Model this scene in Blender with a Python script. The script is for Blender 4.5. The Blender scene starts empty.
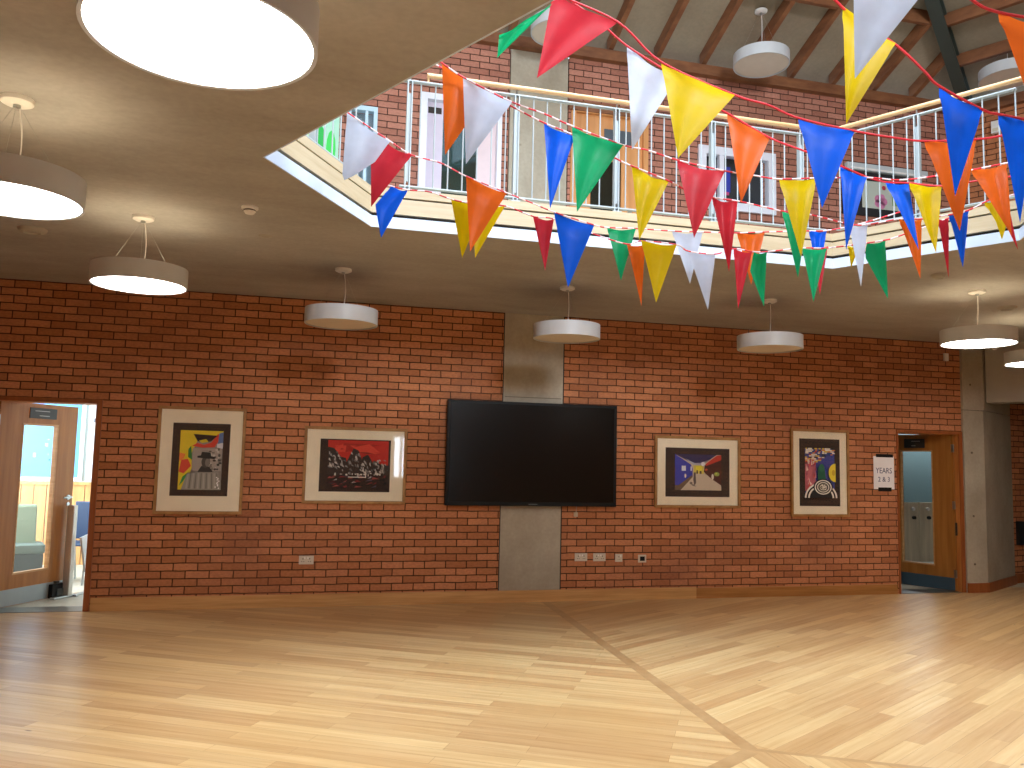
import bpy, bmesh, math, random
from mathutils import Vector, Matrix
random.seed(7)
scene = bpy.context.scene
col = scene.collection
PI = math.pi
R = math.radians

# ---------------------------------------------------------------- camera, world, big lights, exposure
YAW, PITCH, ROLL = 0.25303386, 0.092245509, 0.02242983
cam_d = bpy.data.cameras.new('camera'); cam = bpy.data.objects.new('camera', cam_d); col.objects.link(cam)
fwd = Vector((math.sin(YAW)*math.cos(PITCH), math.cos(YAW)*math.cos(PITCH), math.sin(PITCH)))
rt = Vector((math.cos(YAW), -math.sin(YAW), 0)); up = rt.cross(fwd)
rt2 = rt*math.cos(ROLL)+up*math.sin(ROLL); up2 = -rt*math.sin(ROLL)+up*math.cos(ROLL)
cam.matrix_world = Matrix(((rt2.x, up2.x, -fwd.x, -2.49956), (rt2.y, up2.y, -fwd.y, -8.80524), (rt2.z, up2.z, -fwd.z, 1.51852), (0, 0, 0, 1)))
cam_d.sensor_width = 36; cam_d.lens = 828.428/1024*36; cam_d.clip_start = .05
scene.camera = cam

world = bpy.data.worlds.new('sky'); scene.world = world; world.use_nodes = True
wb = world.node_tree.nodes['Background']; wb.inputs[0].default_value = (.62, .80, 1, 1); wb.inputs[1].default_value = 1.6

def area(name, loc, rot, size, power, color, size_y=None, shape=None, spread=None):
    l = bpy.data.lights.new(name, 'AREA'); l.energy = power; l.color = color; l.size = size
    l.shape = shape or ('RECTANGLE' if size_y else 'SQUARE')
    if size_y: l.size_y = size_y
    if spread: l.spread = spread
    o = bpy.data.objects.new(name, l); o.location = loc; o.rotation_euler = rot; col.objects.link(o); return o
area('skylight_daylight', (-.1, -4.9, 8.35), (0, 0, 0), 4.2, 390, (.76, .88, 1), shape='DISK', spread=R(130))
area('rear_window_daylight', (-.1, -12.9, 1.7), (R(90), 0, 0), 2.6, 160, (.80, .90, 1), size_y=2.2)
area('rear_high_fill', (-.1, -12.75, 5.2), (R(80), 0, 0), 1.9, 560, (.84, .92, 1), size_y=1.6)  # added high fill light for the back wall and floor
area('left_room_window_daylight', (-7.3, 1.9, 1.7), (R(90), 0, R(-90)), 2.2, 170, (.80, .92, 1), size_y=1.5)
area('right_room_light', (8.2, 3.2, 2.55), (0, 0, 0), 1.0, 34, (.92, .96, 1))  # unseen light inside the closed room beyond the right door
area('upper_left_fill', (-5.2, -3.0, 5.6), (R(90), 0, R(-60)), 2.0, 60, (.80, .90, 1), size_y=1.0)  # unseen fill inside the gallery, the wall here has no window

vs = scene.view_settings
scene.display_settings.display_device = 'sRGB'
vs.view_transform = 'Standard'; vs.look = 'None'; vs.gamma = 1; vs.use_curve_mapping = False
vs.exposure = 0.58
BUNTINGS = {
 'near': dict(striped=0, path=[(-1.756, -5.568, 3.623), (-1.506, -5.522, 3.55), (-1.227, -5.582, 3.426), (-1.038, -5.615, 3.258), (-0.696, -5.641, 3.144), (-0.554, -5.674, 3.104), (-0.423, -5.702, 3.05), (-0.178, -5.761, 2.998), (-0.061, -5.839, 2.955), (0.083, -5.875, 2.941), (0.305, -5.933, 2.955), (0.401, -5.96, 2.97), (0.651, -6.03, 3.028)],
  flags=[('green', [(-1.735, -5.494, 3.333), (-1.518, -5.564, 3.475), (-1.739, -5.483, 3.235)]), ('red', [(-1.506, -5.522, 3.55), (-1.227, -5.582, 3.426), (-1.557, -5.473, 3.176)]), ('yellow', [(-1.038, -5.615, 3.258), (-0.721, -5.684, 3.122), (-0.948, -5.599, 2.844)]), ('blue', [(-0.423, -5.702, 3.05), (-0.178, -5.761, 2.998), (-0.303, -5.696, 2.657)]), ('orange', [(0.083, -5.875, 2.941), (0.305, -5.933, 2.955), (0.251, -5.881, 2.555)])]),
 'mid': dict(striped=0, path=[(-1.391, -5.256, 3.711), (-1.217, -5.29, 3.593), (-1.075, -5.315, 3.474), (-0.819, -5.318, 3.352), (-0.686, -5.293, 3.272), (-0.508, -5.233, 3.255), (-0.297, -5.277, 3.137), (-0.117, -5.317, 3.072), (0.047, -5.353, 3.007), (0.242, -5.298, 2.99), (0.468, -5.154, 3.036), (0.624, -5.143, 3.051), (0.76, -5.227, 3.022), (0.85, -5.354, 3.017), (0.892, -5.366, 3.023), (0.99, -5.392, 3.036), (1.224, -5.458, 3.093)],
  flags=[('white', [(-1.068, -5.297, 3.484), (-0.832, -5.344, 3.338), (-1.023, -5.262, 2.995)]), ('orange', [(-0.508, -5.233, 3.255), (-0.297, -5.277, 3.137), (-0.421, -5.213, 2.813)]), ('blue', [(0.059, -5.336, 3.014), (0.189, -5.365, 2.962), (0.105, -5.308, 2.599)]), ('blue', [(0.502, -5.112, 3.053), (0.624, -5.143, 3.051), (0.691, -5.127, 2.694)]), ('yellow', [(0.589, -5.185, 3.034), (0.76, -5.227, 3.022), (0.745, -5.19, 2.667)]), ('red', [(0.892, -5.366, 3.023), (0.99, -5.392, 3.036), (1.082, -5.381, 2.666)])]),
 'a': dict(striped=1, path=[(-2.013, -5.216, 3.351), (-1.936, -5.232, 3.303), (-1.833, -5.203, 3.265), (-1.599, -5.203, 3.178), (-1.42, -5.145, 3.167), (-1.263, -5.08, 3.154), (-0.999, -5.09, 3.086), (-0.863, -5.073, 3.083), (-0.694, -5.062, 3.055), (-0.456, -5.119, 3.005), (-0.323, -5.152, 2.987), (-0.217, -5.228, 2.953), (-0.033, -5.276, 2.962), (0.209, -5.34, 2.97), (0.37, -5.38, 2.962), (0.543, -5.427, 2.986), (0.75, -5.434, 3.037), (0.925, -5.483, 3.077), (1.134, -5.541, 3.117)],
  flags=[('orange', [(-1.92, -5.127, 3.356), (-1.698, -5.172, 3.231), (-1.887, -5.094, 2.929)]), ('white', [(-1.833, -5.203, 3.265), (-1.61, -5.25, 3.156), (-1.802, -5.173, 2.868)]), ('green', [(-1.254, -5.053, 3.166), (-1.006, -5.108, 3.078), (-1.211, -5.023, 2.745)]), ('red', [(-0.694, -5.062, 3.055), (-0.456, -5.119, 3.005), (-0.593, -5.051, 2.663)]), ('yellow', [(-0.217, -5.228, 2.953), (-0.033, -5.276, 2.962), (-0.093, -5.223, 2.566)]), ('orange', [(0.75, -5.434, 3.037), (0.925, -5.483, 3.077), (0.966, -5.458, 2.709)])]),
 'b': dict(striped=1, path=[(-1.999, -5.118, 3.372), (-1.815, -5.107, 3.297), (-1.539, -5.066, 3.209), (-1.382, -5.001, 3.186), (-1.215, -4.988, 3.145), (-0.953, -4.895, 3.089), (-0.876, -4.912, 3.055), (-0.686, -4.953, 2.982), (-0.534, -4.887, 2.96), (-0.419, -4.914, 2.934), (-0.285, -4.947, 2.918), (-0.144, -4.931, 2.91), (-0.001, -4.916, 2.901), (0.136, -4.95, 2.888), (0.481, -4.832, 2.898), (0.585, -4.859, 2.897), (0.754, -4.906, 2.932), (0.808, -5.022, 2.905), (0.953, -5.061, 2.931), (1.059, -5.092, 2.961), (1.143, -5.118, 3.007), (1.196, -5.133, 3.025), (1.488, -5.216, 3.103)],
  flags=[('blue', [(-1.382, -5.001, 3.186), (-1.231, -5.034, 3.125), (-1.334, -4.972, 2.763)]), ('yellow', [(-0.876, -4.912, 3.055), (-0.686, -4.953, 2.982), (-0.823, -4.889, 2.673)]), ('red', [(-0.419, -4.914, 2.934), (-0.285, -4.947, 2.918), (-0.314, -4.904, 2.542)]), ('green', [(0.027, -4.872, 2.917), (0.166, -4.907, 2.903), (0.128, -4.864, 2.552)]), ('white', [(0.481, -4.832, 2.898), (0.585, -4.859, 2.897), (0.563, -4.82, 2.544)]), ('orange', [(0.72, -4.948, 2.917), (0.844, -4.98, 2.92), (0.851, -4.95, 2.585)]), ('red', [(0.953, -4.979, 2.931), (1.013, -4.995, 2.944), (1.026, -4.966, 2.601)]), ('blue', [(0.953, -5.061, 2.931), (1.059, -5.092, 2.961), (1.041, -5.056, 2.639)]), ('yellow', [(1.137, -5.116, 3.007), (1.201, -5.134, 3.025), (1.262, -5.135, 2.871), (1.243, -5.124, 2.799), (1.207, -5.124, 2.898)])]),
 'c': dict(striped=1, path=[(-2.376, -4.352, 3.426), (-2.311, -4.364, 3.384), (-2.069, -4.312, 3.27), (-1.941, -4.288, 3.214), (-1.766, -4.229, 3.208), (-1.615, -4.211, 3.154), (-1.381, -4.263, 3.062), (-1.236, -4.245, 3.028), (-1.098, -4.276, 2.973), (-0.865, -4.329, 2.903), (-0.758, -4.255, 2.918), (-0.552, -4.207, 2.944), (-0.318, -4.216, 2.948), (-0.133, -4.263, 2.946), (0.07, -4.316, 2.945), (0.237, -4.36, 2.955), (0.528, -4.386, 2.981), (0.636, -4.414, 2.987), (0.8, -4.511, 3.017), (1.035, -4.58, 3.096)],
  flags=[('white', [(-2.309, -4.315, 3.405), (-2.073, -4.361, 3.251), (-2.148, -4.331, 3.135), (-2.277, -4.289, 3.044), (-2.319, -4.276, 3.027)]), ('red', [(-2.082, -4.278, 3.27), (-1.943, -4.308, 3.207), (-2.152, -4.226, 2.912), (-2.165, -4.249, 3.19)]), ('orange', [(-1.615, -4.211, 3.154), (-1.381, -4.263, 3.062), (-1.573, -4.18, 2.717)]), ('blue', [(-1.098, -4.276, 2.973), (-0.865, -4.329, 2.903), (-0.999, -4.259, 2.532)]), ('green', [(-0.741, -4.209, 2.932), (-0.571, -4.252, 2.93), (-0.645, -4.203, 2.615)]), ('white', [(-0.318, -4.216, 2.948), (-0.133, -4.263, 2.946), (-0.196, -4.217, 2.626)]), ('orange', [(0.07, -4.316, 2.945), (0.237, -4.36, 2.955), (0.168, -4.311, 2.628)]), ('blue', [(0.528, -4.386, 2.984), (0.636, -4.414, 2.987), (0.596, -4.374, 2.679)])]),
 'd': dict(striped=1, path=[(-2.055, -3.891, 3.164), (-2.013, -3.901, 3.152), (-1.913, -3.925, 3.131), (-1.784, -3.957, 3.122), (-1.659, -3.985, 3.082), (-1.547, -4.012, 3.061), (-1.342, -4.064, 3.048), (-1.189, -4.149, 2.974), (-1.067, -4.179, 2.962), (-0.849, -4.278, 2.864), (-0.657, -4.322, 2.809), (-0.572, -4.346, 2.829), (-0.371, -4.396, 2.812), (-0.306, -4.41, 2.776), (-0.148, -4.449, 2.762), (-0.046, -4.479, 2.796), (0.062, -4.505, 2.781), (0.146, -4.527, 2.783), (0.345, -4.581, 2.809), (0.488, -4.619, 2.812), (0.716, -4.681, 2.847), (0.821, -4.71, 2.867), (0.897, -4.732, 2.892), (1.24, -4.834, 3.03)],
  flags=[('blue', [(-2.013, -3.901, 3.152), (-1.913, -3.925, 3.131), (-2.057, -3.859, 2.839), (-2.101, -3.867, 3.036)]), ('yellow', [(-1.656, -3.966, 3.089), (-1.461, -4.014, 3.063), (-1.575, -3.953, 2.734)]), ('yellow', [(-1.536, -4.015, 3.061), (-1.342, -4.064, 3.048), (-1.503, -3.992, 2.731)]), ('red', [(-1.184, -4.13, 2.98), (-1.061, -4.16, 2.967), (-1.099, -4.121, 2.656)]), ('orange', [(-0.638, -4.276, 2.823), (-0.534, -4.303, 2.821), (-0.538, -4.267, 2.453)]), ('yellow', [(-0.598, -4.391, 2.821), (-0.393, -4.441, 2.799), (-0.496, -4.382, 2.456)]), ('white', [(-0.297, -4.392, 2.781), (-0.138, -4.432, 2.767), (-0.167, -4.393, 2.435)]), ('red', [(-0.056, -4.497, 2.791), (0.051, -4.523, 2.775), (-0.015, -4.473, 2.435)]), ('green', [(0.072, -4.508, 2.779), (0.146, -4.527, 2.783), (0.143, -4.496, 2.457), (0.054, -4.492, 2.667)]), ('green', [(0.328, -4.607, 2.801), (0.47, -4.644, 2.804), (0.407, -4.598, 2.487)]), ('red', [(0.42, -4.571, 2.824), (0.512, -4.596, 2.832), (0.479, -4.559, 2.541)]), ('yellow', [(0.627, -4.626, 2.835), (0.696, -4.645, 2.848), (0.65, -4.619, 2.705)]), ('green', [(0.716, -4.681, 2.847), (0.821, -4.71, 2.867), (0.851, -4.685, 2.52), (0.708, -4.671, 2.764)])]),
 'front': dict(striped=0, path=[(-0.812, -6.306, 3.365), (-0.561, -6.205, 3.26), (-0.326, -6.204, 3.15), (-0.213, -6.223, 3.049), (-0.158, -6.233, 2.996), (0.011, -6.268, 2.908), (0.068, -6.281, 2.893), (0.211, -6.316, 2.87), (0.338, -6.348, 2.861)],
  flags=[('yellow', [(-0.561, -6.206, 3.268), (-0.36, -6.245, 3.132), (-0.53, -6.172, 2.821)]), ('blue', [(-0.158, -6.233, 2.996), (0.011, -6.268, 2.908), (-0.079, -6.213, 2.574)]), ('blue', [(0.068, -6.281, 2.893), (0.211, -6.316, 2.87), (0.169, -6.267, 2.476)])]),
 'close': dict(striped=0, path=[(-0.979, -6.659, 3.167), (-0.813, -6.598, 3.161), (-0.537, -6.666, 3.135), (-0.394, -6.646, 3.075), (-0.309, -6.664, 3.037), (-0.108, -6.713, 3.009), (-0.012, -6.739, 3.011)],
  flags=[('white', [(-0.813, -6.598, 3.161), (-0.537, -6.666, 3.135), (-0.79, -6.567, 2.782)]), ('orange', [(-0.309, -6.664, 3.037), (-0.102, -6.715, 3.009), (-0.171, -6.667, 2.69)])]),
}

# ---------------------------------------------------------------- materials
def lin(c):
    if isinstance(c, str): c = tuple(int(c[i:i+2], 16) for i in (1, 3, 5))
    f = lambda v: v/12.92 if v <= .04045 else ((v+.055)/1.055)**2.4
    return tuple(f(v/255) for v in c)+(1,)
class NT:
    def __init__(s, name):
        s.m = bpy.data.materials.new(name); s.m.use_nodes = True; s.t = s.m.node_tree; s.b = s.t.nodes['Principled BSDF']
        s.out = s.t.nodes['Material Output']
    def n(s, typ, **kw):
        x = s.t.nodes.new(typ)
        for k, v in kw.items(): setattr(x, k, v)
        return x
    def l(s, a, b): s.t.links.new(a, b)
    def obj(s): return s.n('ShaderNodeTexCoord').outputs['Object']
    def noise(s, vec, scale, detail=3, rough=.5):
        x = s.n('ShaderNodeTexNoise'); x.inputs['Scale'].default_value = scale; x.inputs['Detail'].default_value = detail
        x.inputs['Roughness'].default_value = rough; s.l(vec, x.inputs['Vector']); return x.outputs['Fac']
    def mapping(s, vec, scale=(1, 1, 1), rot=(0, 0, 0), loc=(0, 0, 0)):
        x = s.n('ShaderNodeMapping'); s.l(vec, x.inputs['Vector'])
        x.inputs['Scale'].default_value = scale; x.inputs['Rotation'].default_value = rot; x.inputs['Location'].default_value = loc
        return x.outputs[0]
    def ramp(s, fac, stops):
        x = s.n('ShaderNodeValToRGB'); e = x.color_ramp.elements
        while len(e) < len(stops): e.new(.5)
        for i, (p, c) in enumerate(stops): e[i].position = p; e[i].color = c
        s.l(fac, x.inputs[0]); return x.outputs[0]
    def mix(s, a, b, fac, blend='MIX'):
        x = s.n('ShaderNodeMix', data_type='RGBA', blend_type=blend)
        for k, v in ((0, fac), (6, a), (7, b)):
            if hasattr(v, 'is_linked') or hasattr(v, 'links'): s.l(v, x.inputs[k])
            else: x.inputs[k].default_value = v
        return x.outputs[2]
    def bump(s, h, strength=.3, dist=.01):
        x = s.n('ShaderNodeBump'); x.inputs['Strength'].default_value = strength; x.inputs['Distance'].default_value = dist
        s.l(h, x.inputs['Height']); s.l(x.outputs[0], s.b.inputs['Normal'])
    def set(s, rough=None, metal=None, spec=None, coat=None):
        if rough is not None: s.b.inputs['Roughness'].default_value = rough
        if metal is not None: s.b.inputs['Metallic'].default_value = metal
        if spec is not None: s.b.inputs['Specular IOR Level'].default_value = spec
        if coat is not None: s.b.inputs['Coat Weight'].default_value = coat
        return s
    def color(s, c):
        if hasattr(c, 'links'): s.l(c, s.b.inputs['Base Color'])
        else: s.b.inputs['Base Color'].default_value = c
g = lambda v: (v, v, v, 1)

_pl = {}
def plain(c, rough=.5, metal=0, spec=.5, var=.06, name=None):
    """flat paint/plastic/metal with a slight procedural mottling"""
    key = (str(c), rough, metal, spec)
    if key in _pl: return _pl[key]
    s = NT(name or 'paint'); s.set(rough, metal, spec)
    f = s.noise(s.obj(), 9, 3)
    k = s.ramp(f, [(.3, g(1-var)), (.7, g(1))])
    s.color(s.mix(lin(c), k, 1.0, 'MULTIPLY')); _pl[key] = s.m; return s.m

def brick_mat(name='brick', axes='xz', c1='#c9865c', c2='#a96a44', dark='#8a5a46', mortar='#452818', seed=0):
    s = NT(name); s.set(.85, spec=.25); o = s.obj()
    sep = s.n('ShaderNodeSeparateXYZ'); s.l(o, sep.inputs[0])
    cmb = s.n('ShaderNodeCombineXYZ'); s.l(sep.outputs[0], cmb.inputs[0]); s.l(sep.outputs[2], cmb.inputs[1]); v = cmb.outputs[0]
    # slight irregularity of the joints
    wob = s.n('ShaderNodeTexNoise'); wob.inputs['Scale'].default_value = 7; s.l(v, wob.inputs['Vector'])
    vm = s.n('ShaderNodeVectorMath', operation='SCALE'); s.l(wob.outputs['Color'], vm.inputs[0]); vm.inputs['Scale'].default_value = .012
    va = s.n('ShaderNodeVectorMath', operation='ADD'); s.l(v, va.inputs[0]); s.l(vm.outputs[0], va.inputs[1])
    b = s.n('ShaderNodeTexBrick'); s.l(va.outputs[0], b.inputs['Vector'])
    b.inputs['Scale'].default_value = 1; b.inputs['Brick Width'].default_value = .225; b.inputs['Row Height'].default_value = .075
    b.inputs['Mortar Size'].default_value = .0065; b.inputs['Mortar Smooth'].default_value = .35; b.inputs['Bias'].default_value = -.1
    b.inputs['Color1'].default_value = lin(c1); b.inputs['Color2'].default_value = lin(c2); b.inputs['Mortar'].default_value = lin(mortar)
    patch = s.noise(o, .9, 4, .65)
    c = s.mix(b.outputs['Color'], lin(dark), s.ramp(patch, [(.48, g(0)), (.72, g(.5))]))
    fine = s.noise(s.mapping(o, (30, 30, 60)), 1, 3, .6)
    c = s.mix(c, s.ramp(fine, [(.3, g(.80)), (.7, g(1.12))]), 1.0, 'MULTIPLY')
    s.color(c)
    inv = s.n('ShaderNodeMath', operation='SUBTRACT'); inv.inputs[0].default_value = 1; s.l(b.outputs['Fac'], inv.inputs[1])
    s.bump(inv.outputs[0], .55, .008); return s.m

def concrete_mat(name, a, b, scale=1.3, rough=.7, pits=True, streak=(1, 1, 1)):
    s = NT(name); s.set(rough, spec=.3); o = s.obj()
    n1 = s.noise(s.mapping(o, streak), scale, 6, .62)
    c = s.ramp(n1, [(.32, lin(b)), (.66, lin(a))])
    n2 = s.noise(o, 28, 3)
    c = s.mix(c, s.ramp(n2, [(.3, g(.93)), (.7, g(1.04))]), 1.0, 'MULTIPLY')
    if pits:
        vo = s.n('ShaderNodeTexVoronoi'); vo.inputs['Scale'].default_value = 3.2; s.l(o, vo.inputs['Vector'])
        c = s.mix(c, lin('#5c5345'), s.ramp(vo.outputs['Distance'], [(.0, g(.55)), (.06, g(0))]))
    s.color(c); s.bump(n2, .12, .004); return s.m

def wood_mat(name, a, b, rough=.45, grain=(2, 2, 30), scale=1.0, coat=0):
    s = NT(name); s.set(rough, spec=.4, coat=coat); o = s.obj()
    n = s.noise(s.mapping(o, grain), scale, 5, .6)
    c = s.ramp(n, [(.3, lin(b)), (.68, lin(a))]); s.color(c); s.bump(n, .06, .002); return s.m

def plank_mat(name, ang, rough=.30):
    """oak strip floor, boards laid at ang degrees to the wall"""
    s = NT(name); s.set(rough, spec=.5); o = s.obj()
    v = s.mapping(o, rot=(0, 0, R(-ang)))
    b = s.n('ShaderNodeTexBrick'); s.l(v, b.inputs['Vector']); b.offset = .37; b.squash = 1
    b.inputs['Scale'].default_value = 1; b.inputs['Brick Width'].default_value = 1.15; b.inputs['Row Height'].default_value = .105
    b.inputs['Mortar Size'].default_value = .0009; b.inputs['Mortar Smooth'].default_value = .2; b.inputs['Bias'].default_value = .0
    b.inputs['Color1'].default_value = lin('#dfc08c'); b.inputs['Color2'].default_value = lin('#c1996a'); b.inputs['Mortar'].default_value = lin('#94683c')
    gr = s.noise(s.mapping(v, (1.3, 26, 1)), 1.0, 6, .65)
    c = s.mix(b.outputs['Color'], s.ramp(gr, [(.28, lin('#dcc0a0')), (.62, lin('#ffffff'))]), .6, 'MULTIPLY')
    big = s.noise(v, .7, 2); c = s.mix(c, lin('#cda468'), s.ramp(big, [(.4, g(0)), (.7, g(.3))]))
    kn = s.n('ShaderNodeTexVoronoi'); kn.inputs['Scale'].default_value = 1.0; s.l(s.mapping(v, (1.7, 5, 1)), kn.inputs['Vector'])
    c = s.mix(c, lin('#6a4426'), s.ramp(kn.outputs['Distance'], [(.015, g(.9)), (.05, g(0))]))
    s.color(c)
    rr = s.ramp(gr, [(.3, g(rough+.10)), (.7, g(rough-.02))]); s.l(rr, s.b.inputs['Roughness'])
    return s.m

def glass_mat(name='glass', tint='#ffffff', refl=.10):
    s = NT(name); t = s.n('ShaderNodeBsdfTransparent'); t.inputs[0].default_value = lin(tint)
    gl = s.n('ShaderNodeBsdfGlossy'); gl.inputs['Roughness'].default_value = .03
    fr = s.n('ShaderNodeLayerWeight'); fr.inputs['Blend'].default_value = .5
    pw = s.n('ShaderNodeMath', operation='POWER'); s.l(fr.outputs['Facing'], pw.inputs[0]); pw.inputs[1].default_value = 5
    m1 = s.n('ShaderNodeMath', operation='MULTIPLY'); s.l(pw.outputs[0], m1.inputs[0]); m1.inputs[1].default_value = .9
    nz = s.noise(s.obj(), 3, 2); m2 = s.n('ShaderNodeMath', operation='MULTIPLY_ADD'); s.l(nz, m2.inputs[0]); m2.inputs[1].default_value = .01; m2.inputs[2].default_value = refl*.38
    ad = s.n('ShaderNodeMath', operation='ADD'); s.l(m1.outputs[0], ad.inputs[0]); s.l(m2.outputs[0], ad.inputs[1])
    mx = s.n('ShaderNodeMixShader'); s.l(ad.outputs[0], mx.inputs[0]); s.l(t.outputs[0], mx.inputs[1]); s.l(gl.outputs[0], mx.inputs[2])
    s.l(mx.outputs[0], s.out.inputs[0]); return s.m

def emis(name, c, power):
    s = NT(name); s.set(.4); s.color(lin('#f5f5f0')); f = s.noise(s.obj(), 2, 1)
    s.b.inputs['Emission Color'].default_value = c
    mr = s.n('ShaderNodeMapRange'); s.l(f, mr.inputs[0]); mr.inputs[3].default_value = power*.97; mr.inputs[4].default_value = power*1.03
    s.l(mr.outputs[0], s.b.inputs['Emission Strength']); return s.m

def flag_mat(name, c, sat=1):
    s = NT(name); s.set(.42, spec=.35)
    n = s.noise(s.obj(), 14, 3); cc = s.mix(lin(c), s.ramp(n, [(.3, g(.9)), (.7, g(1))]), 1.0, 'MULTIPLY'); s.color(cc)
    tr = s.n('ShaderNodeBsdfTranslucent'); s.l(cc, tr.inputs[0])
    mx = s.n('ShaderNodeMixShader'); mx.inputs[0].default_value = .45
    s.l(s.b.outputs[0], mx.inputs[1]); s.l(tr.outputs[0], mx.inputs[2]); s.l(mx.outputs[0], s.out.inputs[0]); return s.m

M = dict(
    brick=brick_mat(),
    concrete=concrete_mat('column_concrete', '#b5ac9a', '#9b917e', 1.6, streak=(1, 1, .7)),
    soffit=concrete_mat('soffit_concrete', '#adaaa7', '#98948f', .8, .75, False, (1, 2.2, 1)),
    plaster=concrete_mat('roof_board', '#a0927c', '#8f826d', 1.2, .8, False),
    oak=wood_mat('oak_frame', '#b0834a', '#8f6332', .5, (3, 3, 3), 3),
    skirting=wood_mat('skirting_oak', '#d2a368', '#b5844c', .5, (1.5, 30, 30), 1),
    fascia_oak=wood_mat('fascia_oak', '#cbbd9f', '#bcab8a', .5, (2, 2, 30), 1),
    rafter=wood_mat('rafter_timber', '#8a5b3a', '#6c4128', .6, (2, 2, 6), 2),
    door=wood_mat('door_veneer', '#a87034', '#8d5922', .38, (14, 14, 1), 1.2),
    lining=wood_mat('door_lining', '#a05a2c', '#86461f', .45, (12, 12, 1), 1.5),
    handrail=wood_mat('handrail_oak', '#dcb888', '#c49a66', .4, (2, 20, 20), 1, .2),
    planks_l=plank_mat('oak_strip_left', -30), planks_r=plank_mat('oak_strip_right', 30), planks_b=plank_mat('oak_strip_rear', 90),
    border=wood_mat('oak_border', '#be986a', '#aa8255', .33, (3, 3, 3), 2),
    white_metal=plain('#aeb9bd', .4, .0), steel=plain('#b8bcbc', .28, 1), grey_steel=plain('#8f9290', .35, 1),
    strip=plain('#cfe0f6', .5), dark=plain('#2a231c', .7), black=plain('#131313', .5, 0, .2), blackgloss=plain('#14120f', .2, 0, .22),
    beam_green=plain('#3c4640', .5), shade=plain('#c6cacd', .45), white=plain('#eceae6', .5), paper=plain('#efeaea', .7),
    card=plain('#f6ecd2', .75), mount=plain('#2c2520', .8), lino=concrete_mat('lino', '#c9c7ba', '#b7b5a8', 2, .45, False),
    glass=glass_mat(), lit=emis('lit_diffuser', (1, .97, .93, 1), 17), uplight=emis('uplight_ring', (1, .80, .50, 1), 8), off=plain('#d8cdbd', .5),
)

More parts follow.
